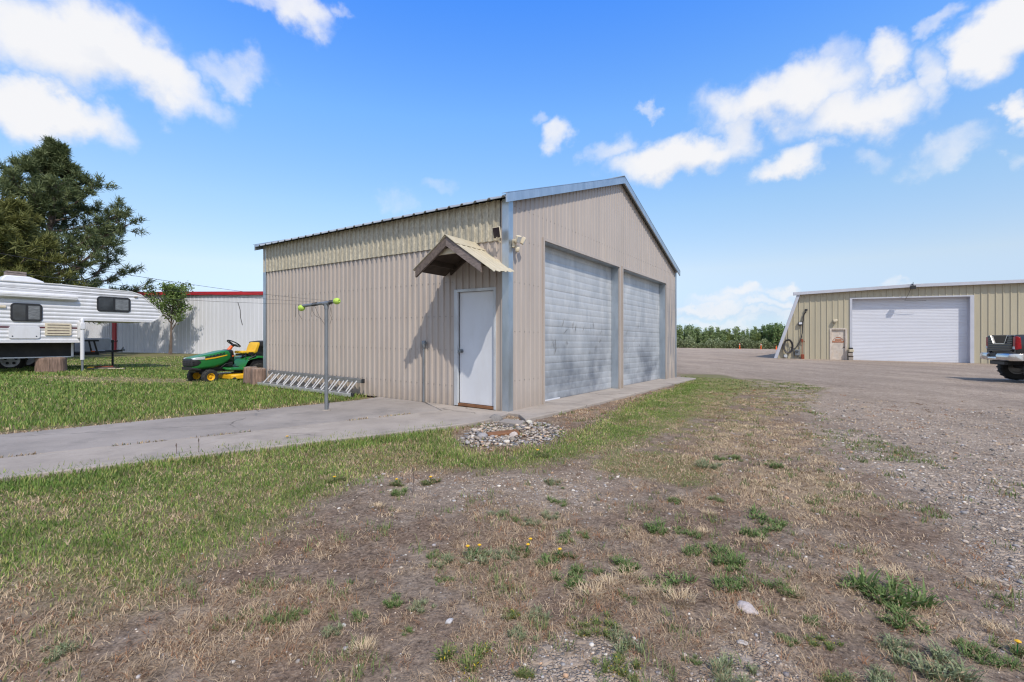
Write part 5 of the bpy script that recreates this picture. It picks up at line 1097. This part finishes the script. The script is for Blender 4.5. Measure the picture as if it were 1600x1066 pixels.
def hedge():
    protos = []
    for k in range(6):
        Hh = 5.0; root = thing('sapling', (0, 0, 0), 0, '', 'tree'); tall = k >= 4; rr = random.Random(60 + k); mb = MB(); seats = []
        for j in range(11 if not tall else 13):
            bx, by = rr.gauss(0, .50), rr.gauss(0, .50); hh = Hh * rr.choice((.5, .6, .7, .8, .9, 1.)) * (1 if tall else .93); lx, ly = rr.gauss(0, .28), rr.gauss(0, .28); mb.tube([(bx, by, 0), (bx + lx * .4, by + ly * .4, hh * .5), (bx + lx, by + ly, hh)], [.04, .025, .006], 5)
            for q in range(int(26 * hh / Hh) + 6):
                t_ = rr.uniform(.08, 1.0) ** .8; wd = (.42 if not tall else .55) * (1 - t_) ** .7 + .05; a_ = rr.uniform(0, 6.28); seats.append((Vector((bx + lx * t_ + wd * math.cos(a_) * rr.random(), by + ly * t_ + wd * math.sin(a_) * rr.random(), hh * t_)), Vector((0, 0, 1)), 1.))
        mb.build('trunk', M['bark'], root, smooth=0)
        cc = ([.14, .21, .075], [.30, .37, .17]) if not tall else ([.09, .165, .055], [.23, .31, .115])
        if k == 2: cc = ([.15, .21, .055], [.28, .33, .12])
        V, c = leaves(seats, 6, .17, .085, cc[0], cc[1], .13); polys('crown', V, M['leaf'], root, c); protos.append([root, False])
    def put(k, x, y, s, lab, grp):
        root, used = protos[k]; o = root
        if used:
            o = root.copy(); COL.objects.link(o)
            for ch in root.children: c = ch.copy(); COL.objects.link(c); c.parent = o
        protos[k][1] = True
        o.location = (x, y, G(x, y)); o.rotation_euler = (0, 0, random.uniform(0, 6.28)); o.scale = (s * random.uniform(.9, 1.5), s * random.uniform(.9, 1.5), s); tag(o, lab, 'tree', grp)
    u = 1035
    while u < 1192:
        Y = 112 + random.uniform(-3, 9); s = random.choice((.6, .75, .85, .95, 1.0, 1.12)) * random.uniform(.93, 1.07); put(random.randrange(4), *at_u(u, Y), s, 'bushy young poplar in the low green row along the far edge of the gravel yard', 'young poplars in the low far row'); u += random.uniform(1.5, 2.9)
    u = 1196
    while u < 1262:
        Y = 108 + random.uniform(-3, 8); put(random.choice((4, 5)), *at_u(u, Y), random.uniform(1.0, 1.22) if u < 1230 else 1.0, 'taller dark green tree in the clump beside the slanted tan building', 'taller trees at the right end of the far row'); u += random.uniform(3.5, 5.5)
    u = 980
    while u < 1034:
        put(random.randrange(4), *at_u(u, 115 + random.uniform(0, 8)), .9, 'bushy young poplar in the low green row along the far edge of the gravel yard', 'young poplars in the low far row'); u += 4
    # understorey of grass and willow that reads as one mass
    n = 26000; uu = RNG.uniform(970, 1270, n); Y = RNG.uniform(104, 112, n); x = (uu - CX) / F * Y; top = .6 + 2.9 * fbm(uu, Y * 0 + 3, 11, 3) ** 1.3
    z = gz(x, Y) + RNG.uniform(0, 1, n) ** .8 * top; cen = np.stack([x, Y, z], 1); v = unit(n); s = np.cross(v, unit(n)); s /= np.linalg.norm(s, axis=1, keepdims=True)
    V = np.stack([cen - v * .20, cen + s * .11, cen + v * .20, cen - s * .11], 1); c = mixc([.15, .19, .09], [.29, .33, .18], RNG.uniform(0, 1, n)); gr_ = fbm(uu, Y * 0, 14, 9)[:, None]; c = c * (.7 + .6 * gr_)
    o = polys('undergrowth', V, M['leaf'], None, c); tag(o, kind='stuff')
hedge()
def delineators():
    for i, (u, hh, lab) in enumerate(((1155.7, 1.15, 'orange tube delineator farthest left along the far edge of the yard'), (1189, 1.15, 'orange tube delineator in the middle of the far row of markers'))):
        x, y = at_u(u, 99); t = thing('delineator_post', (x, y, G(x, y)), 0, lab, 'delineator', 'orange markers along the far edge of the yard')
        mb = MB(); mb.lathe([(.22, 0), (.20, .06), (.10, .08), (.095, hh * .72)], (0, 0, 0), 'z', 14); mb.lathe([(.095, hh * .9), (.09, hh), (.001, hh + .02)], (0, 0, 0), 'z', 14); mb.build('post', M['orange'], t)
        mb = MB(); mb.lathe([(.098, hh * .72), (.098, hh * .9)], (0, 0, 0), 'z', 14); mb.build('reflective_band', M['white'], t)
    x, y = at_u(1213, 98); t = thing('traffic_cone', (x, y, G(x, y)), 0, 'orange traffic cone nearest the slanted tan building', 'cone', 'orange markers along the far edge of the yard')
    mb = MB(); mb.box((0, 0, .03), (.5, .5, .06)); mb.build('base', M['orange'], t); mb = MB(); mb.lathe([(.18, .06), (.04, .80), (.001, .81)], (0, 0, 0), 'z', 16); mb.build('cone_body', M['orange'], t)
delineators()

# ------------------------------------------------------------------ light grey warehouse with red trim
def grey_warehouse():
    a = Vector((*at_u(180, 33.4), 0)); b = Vector((*at_u(413, 31.6), 0)); d = (b - a).normalized(); n = Vector((-d.y, d.x, 0)); g = G(a.x, a.y)
    f = lambda p: d * p.x + n * p.y + Vector((0, 0, p.z - K * (d.x * p.x + n.x * p.y)))
    t = thing('warehouse', (a.x, a.y, g), 0, 'long light grey metal warehouse with a red roof edge behind the lawn', 'warehouse'); Hh = 4.12
    mb = MB(f); corr_wall(mb, lambda x, q, z: (x, q, z), 0, 24, .305, .03, lambda x: -.1, lambda x: Hh, prof=((0, 0), (.8, 0), (.85, 1), (.95, 1), (1., 0))); mb.build('front_wall', M['ltgrey'], t, smooth=0)
    mb = MB(f); corr_wall(mb, lambda x, q, z: (x, .12 + q, z), -12, 0, .15, .03, lambda x: -.1, lambda x: Hh - .3, prof=((0, 0), (.6, 0), (.7, 1), (.9, 1), (1., 0))); mb.build('annex_wall', M['ltgrey'], t, smooth=0)
    mb = MB(f); mb.mm((0, .3, -.1), (24, 14, Hh - .02)); mb.mm((-12, .4, -.1), (-.2, 12, Hh - .32)); mb.build('rear_walls', M['ltgrey'], t, smooth=0)
    mb = MB(f); mb.mm((-.1, -.16, Hh - .04), (24.1, .25, Hh + .18)); mb.build('eave_trim', M['red'], t, smooth=0)
    mb = MB(f); mb.mm((-.15, -.10, -.1), (.12, .02, Hh - .04)); mb.build('corner_trim', M['red'], t, smooth=0)
    mb = MB(f); mb.prism([(-.16, Hh + .18), (7, Hh + .75), (14, Hh + .18)], -.05, 24, 0); mb.build('roof', M['roof'], t, smooth=0)
grey_warehouse()

# ------------------------------------------------------------------ tan building with the big white door
def tan_building():
    O = Vector((27.15, 37.5, 0)); d = Vector((.892, -.453, 0)).normalized(); n = Vector((-d.y, d.x, 0)); n = n if n.y > 0 else -n; g = G(O.x, O.y)
    f = lambda p: d * p.x + n * p.y + Vector((0, 0, p.z - K * (d.x * p.x)))
    def px(u, v): q, z = on_plane(u, v, O, d); return q, z - g + K * d.x * q
    t = thing('tan_building', (O.x, O.y, g), 0, 'tan ribbed metal building with a sloped left end and a tall white roll-up door', 'building')
    rx = [-3.55, 3.6, 16.0, 24.0]; rz = [5.36, 5.72, 5.86, 5.6]; ztop = lambda x: float(np.interp(x, rx, rz))
    def zl(x): return 99 if x > -3.5 else (x + 5.15) / 1.65 * 5.36
    D0, D1, DT = 0.0, 7.18, 4.90; w0, w1, wt = [px(u, 515)[0] for u in (1297, 1323)] + [px(1310, 513.5)[1]]; HID = (w0, w1)
    def zb(x): return DT if D0 < x < D1 else (wt if w0 < x < w1 else -.1)
    mb = MB(f); corr_wall(mb, lambda x, q, z: (x, q, z), -5.1, 24, .39, .045, zb, lambda x: max(.02, min(ztop(x), zl(x))), cuts=(D0, D1, w0, w1, -3.5), prof=((0, 0), (.72, 0), (.8, 1), (.92, 1), (1., 0))); mb.build('front_wall', M['tan'], t, smooth=0)
    mb = MB(f); mb.add([(-5.15, 0, -.1), (-3.5, 0, 5.36), (-.5, 22, 5.36), (-2.15, 22, -.1)], [(0, 1, 2, 3)]); mb.build('sloped_end_wall', M['greytrim'], t, smooth=0)
    mb = MB(f); mb.mm((24, .05, -.1), (24.1, 22, 5.55)); mb.mm((-1.9, 22, -.1), (24, 22.1, 5.2)); mb.build('rear_walls', M['tan'], t, smooth=0)
    mb = MB(f); mb.beam((-5.32, -.10, -.1), (-3.60, -.10, 5.40), .22, .34, (0, 1, 0)); mb.build('corner_trim', M['greytrim'], t, smooth=0)
    mb = MB(f)
    for i in range(3):
        x0, x1 = rx[i], rx[i + 1]; z0, z1 = rz[i], rz[i + 1]; x0 -= .45 if i == 0 else 0
        mb.add([(x0, -.38, z0 - .06), (x1, -.38, z1 - .06), (x1, -.38, z1 + .17), (x0, -.38, z0 + .17), (x0, .02, z0 - .06), (x1, .02, z1 - .06), (x1, .02, z1 + .17), (x0, .02, z0 + .17)], [(0, 1, 2, 3), (0, 4, 5, 1), (3, 2, 6, 7), (0, 3, 7, 4)])
    mb.build('eave_trim', M['greytrim'], t, smooth=0)
    mb = MB(f); mb.add([(rx[i] + (3 if y > 9 and i == 0 else 0), y, rz[i] + .15) for y in (.02, 22) for i in range(4)], [(0, 1, 5, 4), (1, 2, 6, 5), (2, 3, 7, 6)]); mb.build('roof', M['roof'], t, smooth=0)
    # roll-up door set back in a frame
    mb = MB(f); nn = 44
    for i in range(nn):
        z0, z1 = -.1 + (DT + .1) * i / nn, -.1 + (DT + .1) * (i + 1) / nn
        for (za, ya), (zb_, yb) in zip(((z0, .42), (z0 + .02, .40), (z1 - .02, .40)), ((z0 + .02, .40), (z1 - .02, .40), (z1, .42))): mb.add([(D0 + .05, ya, za), (D1 - .05, ya, za), (D1 - .05, yb, zb_), (D0 + .05, yb, zb_)], [(0, 1, 2, 3)])
    mb.build('roll_up_door', M['rollup'], t, smooth=0)
    mb = MB(f); mb.mm((D0 - .10, -.07, -.1), (D0 + .06, .46, DT + .08)); mb.mm((D1 - .06, -.07, -.1), (D1 + .16, .46, DT + .08)); mb.mm((D0 + .06, -.07, DT - .02), (D1 - .06, .46, DT + .08)); mb.build('door_frame', M['greytrim'], t, smooth=0)
    # people door
    mb = MB(f); mb.mm((w0 + .1, .06, -.05), (w1 - .1, .10, wt - .08)); dr = mb.build('door', M['stainwhite'], t, smooth=0); dr['label'] = 'stained white people door with a faded orange half-round notice'
    mb = MB(f); mb.mm((w0 - .03, -.06, -.1), (w0 + .10, .12, wt)); mb.mm((w1 - .10, -.06, -.1), (w1 + .03, .12, wt)); mb.mm((w0 + .1, -.06, wt - .08), (w1 - .1, .12, wt + .03)); mb.build('people_door_frame', M['stainwhite'], t, smooth=0)
    mb = MB(f); mb.mm((w1 - .22, .0, .98), (w1 - .14, .06, 1.06)); mb.build('handle', M['black'], dr)
    # the notice: half-round outline over a bar, with short illegible strokes
    mb = MB(f); cx_, zc = (w0 + w1) / 2 + .0, 1.50; yy = .052
    S = []
    for k in range(9): a = math.pi * k / 8; S.append((cx_ + .36 * math.cos(a), zc + .36 * math.sin(a) * .85))
    for p, q in zip(S, S[1:]): mb.beam((p[0], yy, p[1]), (q[0], yy, q[1]), .02, .035, (0, 1, 0))
    mb.mm((cx_ - .40, yy - .01, zc - .10), (cx_ + .40, yy + .01, zc)); mb.mm((cx_ - .22, yy - .01, zc + .05), (cx_ + .22, yy + .01, zc + .16)); mb.mm((cx_ - .16, yy - .01, zc + .27), (cx_ + .16, yy + .01, zc + .33)); mb.build('notice', M['decal'], dr, smooth=0)
    w = lambda x, y, z: O + f(Vector((x, y, z))) + Vector((0, 0, g))
    rz_ = math.atan2(d.y, d.x)
    # fittings on the wall (local: x along the wall, -y outwards)
    def fit(name, u, v, lab, cat): x, z = px(u, v); return thing(name, w(x, -.05, z), rz_, lab, cat), x, z
    l, x, z = fit('wall_light', 1304.5, 501, 'small cream wall light above the stained people door', 'wall light'); mb = MB(); mb.box((0, -.12, 0), (.30, .22, .16)); mb.build('housing', M['cream'], l, bev=.03); mb = MB(); mb.box((-.02, -.12, -.12), (.24, .2, .10)); mb.build('shade', M['tan'], l, bev=.03)
    l, x, z = fit('floodlight', 1422.5, 450, 'black floodlight under the eave above the big white door', 'floodlight'); mb = MB(); mb.tube([(0, 0, .25), (0, -.42, .25), (0, -.62, .12)], .03); mb.build('arm', M['black'], l); mb = MB(); mb.box((0, -.62, -.02), (.30, .22, .26)); mb.tube([(0, -.62, .1), (0, -.62, .38)], .02); mb.build('lamp_head', M['black'], l, bev=.02)
    x1, z1 = px(1418, 463); mb = MB(); a = Vector((0, -.10, .0)); mb.tube([a, a + Vector((-.15, 0, -.5)), a + Vector((-.38, 0, -.95)), a + Vector((.2, .0, -1.02)), a + Vector((.9, 0, -1.0))], .014); o = mb.build('cable', M['wire'], None, loc=l.location); o.rotation_euler = (0, 0, rz_); tag(o, 'thin cable hanging from the floodlight to the top of the big door', 'cable')
    l, x, z = fit('junction_box', 1250.3, 506, 'white-faced square box on the tan wall with cables running past it', 'box'); mb = MB(); mb.box((0, -.09, 0), (.30, .16, .30)); mb.build('box_body', M['black'], l, bev=.01); mb = MB(); mb.box((0, -.175, .03), (.22, .02, .16)); mb.build('face', M['white'], l)
    l, x, z = fit('wall_outlet', 1259.5, 484.5, 'small dark cable outlet high on the tan wall', 'cable outlet'); mb = MB(); mb.box((0, -.06, 0), (.18, .14, .14)); mb.tube([(0, -.05, -.05), (-.05, -.16, -.22)], .05); mb.build('outlet_body', M['black'], l, bev=.01)
    def cable(pts, r, lab): q = [w(px(u, v)[0], -.14, px(u, v)[1]) for u, v in pts]; mb = MB(); mb.tube([p - q[0] for p in q], r, 6); o = mb.build('cable', M['wire'], None, loc=q[0]); tag(o, lab, 'cable')
    cable([(1258.5, 487), (1255.5, 494), (1254, 505), (1253.5, 520), (1250, 533), (1246, 540), (1243, 544), (1238.5, 545.5), (1234.5, 542)], .035, 'thick cable looping down from the high outlet to the coiled hose')
    cable([(1256, 489), (1253, 500), (1252.9, 530), (1253, 556)], .018, 'thin straight cable from the high outlet down to the ground')
    l, x, z = fit('hose_coil', 1231.2, 541.2, 'black hose coiled on the tan wall near the sloped corner', 'hose'); mb = MB()
    for j in range(4):
        rx_, rz2 = .27 + .03 * j, .50 + .03 * j; mb.tube([(rx_ * math.cos(k * .3 + j), -.12 - .03 * j, rz2 * math.sin(k * .3 + j) + .02 * math.sin(k * 2 + j)) for k in range(22)], .036, 6)
    mb.tube([(-.05, -.12, .50), (-.03, -.08, 1.0)], .02); mb.build('hose', M['wire'], l); mb = MB(); mb.tube([(0, .0, .62), (0, -.22, .62), (0, -.22, .72)], .02); mb.build('hook', M['steel'], l)
    l, x, z = fit('electric_meter', 1245.5, 551, 'grey electric meter cabinet low on the tan wall beside the coiled hose', 'meter'); mb = MB(); mb.box((0, -.12, 0), (.34, .2, .48)); mb.box((.17, -.12, .34), (.06, .08, .3)); mb.build('cabinet', M['steel'], l, bev=.02); mb = MB(); mb.lathe([(.12, -.23), (.11, -.30), (.001, -.31)], (-.03, 0, .1), 'y', 16); mb.build('dial', M['glass'], l)
    mb = MB(); mb.tube([(-.25, -.08, -.58), (-.25, -.08, .3), (-.1, -.08, .45)], .03); mb.tube([(.05, -.1, -.24), (.05, -.1, -.6)], .03); mb.build('conduit', M['steel'], l)
    l, x, z = fit('standpipe', 1253, 532.5, 'rusty red valve on a pipe standing against the tan wall', 'standpipe'); z0 = -(z + .1); mb = MB(); mb.tube([(0, -.1, z0), (0, -.1, .05)], .03); mb.build('pipe', M['rust'], l); mb = MB(); mb.box((0, -.12, .0), (.12, .14, .28)); mb.tube([(-.16, -.14, .08), (.2, -.14, -.08)], .025); mb.build('valve', M['rust'], l, bev=.02); mb = MB(); mb.box((.03, -.15, z0 + .28), (.24, .2, .42)); mb.build('pump_body', M['rust'], l, bev=.04)
    l, x, z = fit('gas_regulator', 1227, 555.5, 'small pale pipe fitting at the foot of the sloped corner', 'pipe fitting'); mb = MB(); mb.tube([(.1, -.1, -.25), (.1, -.1, .35)], .025); mb.lathe([(.1, -.06), (.14, 0), (.1, .06), (.02, .09)], (0, -.2, -.05), 'y', 12); mb.build('fitting', M['frame'], l)
    # stacked blocks by the big door
    for k, (mt, hh, off) in enumerate((('concrete', .26, .0), ('wood_dark', .10, .02), ('concrete', .24, -.02), ('wood_dark', .08, .0), ('tin', .22, .03), ('black', .12, .0))):
        zb_ = sum((.26, .10, .24, .08, .22, .12)[:k]); x, _ = px(1328.3, 560); p = w(x + off, -.24, -.02 + zb_ + hh / 2)
        mb = MB(); mb.box((0, 0, 0), (.30 if k % 2 == 0 else .27, .26, hh)); o = mb.build('block', M[mt], None, bev=.02, loc=p); o.rotation_euler = (0, 0, rz_ + off * 3)
        tag(o, ['pale concrete block at the bottom of the stack beside the big white door', 'dark timber spacer just above the lowest block beside the big door', 'pale concrete block in the middle of the stack beside the big door', 'dark timber spacer higher in the stack beside the big door', 'cream block below the black top of the stack beside the big door', 'black block on top of the stack beside the big white door'][k], 'block', 'blocks stacked beside the big door')
tan_building()

# ------------------------------------------------------------------ pickup at the right edge
def pickup():
    hd = Vector((.912, -.411)); lf = Vector((.411, .912)); C0 = Vector((17.12, 15.9)); O = C0 + lf * 1.0
    t = thing('pickup_truck', (O.x, O.y, G(O.x, O.y) + .02), math.atan2(hd.y, hd.x), 'black pickup truck seen from behind with a chrome bumper and notched tailgate', 'pickup')
    ZT, ZF = 1.64, 1.02
    for sg in (1, -1):                                                       # bed sides
        mb = MB(); mb.loft([[(x, sg * yi, ZF - .12), (x, sg * yo * .985, ZF - .12), (x, sg * yo, ZF + .25), (x, sg * (yo - .02), ZT - .12), (x, sg * (yo - .07), ZT + b), (x, sg * yi, ZT + b)] for x, yi, yo, b in ((0, .80, .985, -.02), (.12, .80, 1.0, .0), (1.0, .80, 1.0, .02), (2.0, .80, 1.0, .02))]); mb.build('bed_side', M['carblack'], t, smooth=50, bev=.015)
        mb = MB(); mb.loft([[(-.02, sg * .83, 1.14), (-.02, sg * .965, 1.14), (-.02, sg * .975, 1.57), (-.02, sg * .83, 1.57)], [(.02, sg * .82, 1.13), (.02, sg * 1.0, 1.13), (.02, sg * 1.01, 1.58), (.02, sg * .82, 1.58)], [(.13, sg * .9, 1.16), (.13, sg * 1.012, 1.16), (.11, sg * 1.012, 1.55), (.11, sg * .9, 1.55)]]); tl = mb.build('taillight', M['taillight'], t, smooth=40, bev=.01)
        mb = MB(); mb.box((-.022, sg * .90, 1.19), (.02, .11, .09)); mb.build('reverse_lamp', M['lens'], tl)
    mb = MB(); mb.mm((.08, .75, ZF - .1), (1.98, .79, ZT - .02)); mb.mm((.08, -.79, ZF - .1), (1.98, -.75, ZT - .02)); mb.mm((.05, -.80, ZF - .10), (2.0, .80, ZF - .02)); mb.mm((1.95, -.80, ZF), (2.0, .80, ZT)); mb.build('bed_floor', M['rubber'], t)
    # louvred tailgate with a V notch
    gt = bpy.data.objects.new('tailgate', None); COL.objects.link(gt); gt.parent = t
    zl_, zh, zn = 1.05, 1.61, 1.33
    mb = MB(); mb.prism([(-.80, zl_), (.80, zl_), (.80, zh), (.56, zh), (.38, zn), (-.38, zn), (-.56, zh), (-.80, zh)], -.03, .03, 0); mb.build('panel', M['carblack'], gt, bev=.012)
    for k in range(7):
        z = zl_ + .05 + k * .078
        for sg in (1, -1):
            if z > zn - .02: y0 = .40 + (z - zn + .05) / (zh - zn) * .18; mb = MB(); mb.box((-.042, sg * (y0 + .78) / 2, z), (.03, .76 - y0, .03)); mb.build('louvre', M['black'], gt, bev=.006)
        if z <= zn - .02: mb = MB(); mb.box((-.042, 0, z), (.03, 1.52, .03)); mb.build('louvre', M['black'], gt, bev=.006)
    mb = MB(); mb.beam((-.045, -.56, zh), (-.045, -.38, zn), .02, .03); mb.beam((-.045, -.38, zn), (-.045, .38, zn), .02, .03); mb.beam((-.045, .38, zn), (-.045, .56, zh), .02, .03); mb.build('notch_trim', M['chrome'], gt)
    mb = MB(); mb.loft([[(x, y, .99) if False else (x, y, z) for x, z in ((xo, .74), (xo - .04, .80), (xo - .04, .93), (xo, .99), (xo + .2, .99), (xo + .2, .74))] for y, xo in ((1.04, -.02), (.95, -.16), (.60, -.22), (.32, -.22))])
    mb.loft([[(x, y, z) for x, z in ((xo, .74), (xo - .04, .80), (xo - .04, .93), (xo, .99), (xo + .2, .99), (xo + .2, .74))] for y, xo in ((-.32, -.22), (-.60, -.22), (-.95, -.16), (-1.04, -.02))])
    mb.loft([[(x, y, z) for x, z in ((xo, .74), (xo - .02, .78), (xo - .02, .82), (xo, .86), (xo + .2, .86), (xo + .2, .74))] for y, xo in ((.32, -.22), (-.32, -.22))]); mb.build('rear_bumper', M['chrome'], t, smooth=50, bev=.015)
    mb = MB(); mb.mm((-.18, -.30, .86), (.0, .30, .98)); mb.build('bumper_step', M['black'], t); mb = MB(); mb.mm((-.10, -.5, .58), (.25, .5, .72)); mb.build('tow_hitch', M['black'], t, bev=.02)
    mb = MB(); mb.mm((.0, -.5, .60), (5.6, -.35, .85)); mb.mm((.0, .35, .60), (5.6, .5, .85)); mb.tube([(.72, -.8, .5), (.72, .8, .5)], .07); mb.build('chassis', M['rubber'], t)
    mb = MB(); mb.loft([rrect(hy, z0, z1, .12, 4, x) for x, hy, z0, z1 in ((2.05, .98, .72, 1.72), (2.10, .99, .70, 1.75), (3.9, .99, .70, 1.72), (4.1, .99, .68, 1.62), (5.75, .96, .66, 1.55), (5.95, .90, .72, 1.45))]); mb.build('cab_body', M['carblack'], t, smooth=50)
    mb = MB(); mb.loft([rrect(hy, 1.60, z1, .10, 4, x) for x, hy, z1 in ((2.08, .86, 1.8), (2.30, .80, 2.28), (3.3, .80, 2.32), (4.15, .86, 1.75))]); mb.build('cab_roof', M['glass'], t, smooth=50)
    mb = MB(); mb.lathe([(.04, -.0), (.10, .03), (.11, .10), (.05, .13)], (2.3, 1.22, 1.75), 'x', 12); mb.tube([(2.35, .98, 1.7), (2.35, 1.2, 1.75)], .03); mb.build('side_mirror', M['chrome'], t)
    for c in ((.74, .82, .46), (.74, -.84, .46), (4.75, .84, .46), (4.75, -.84, .46)): wheel(t, c, .47, .30, .25, 'rubber', 'alu_dark', 36)
pickup()
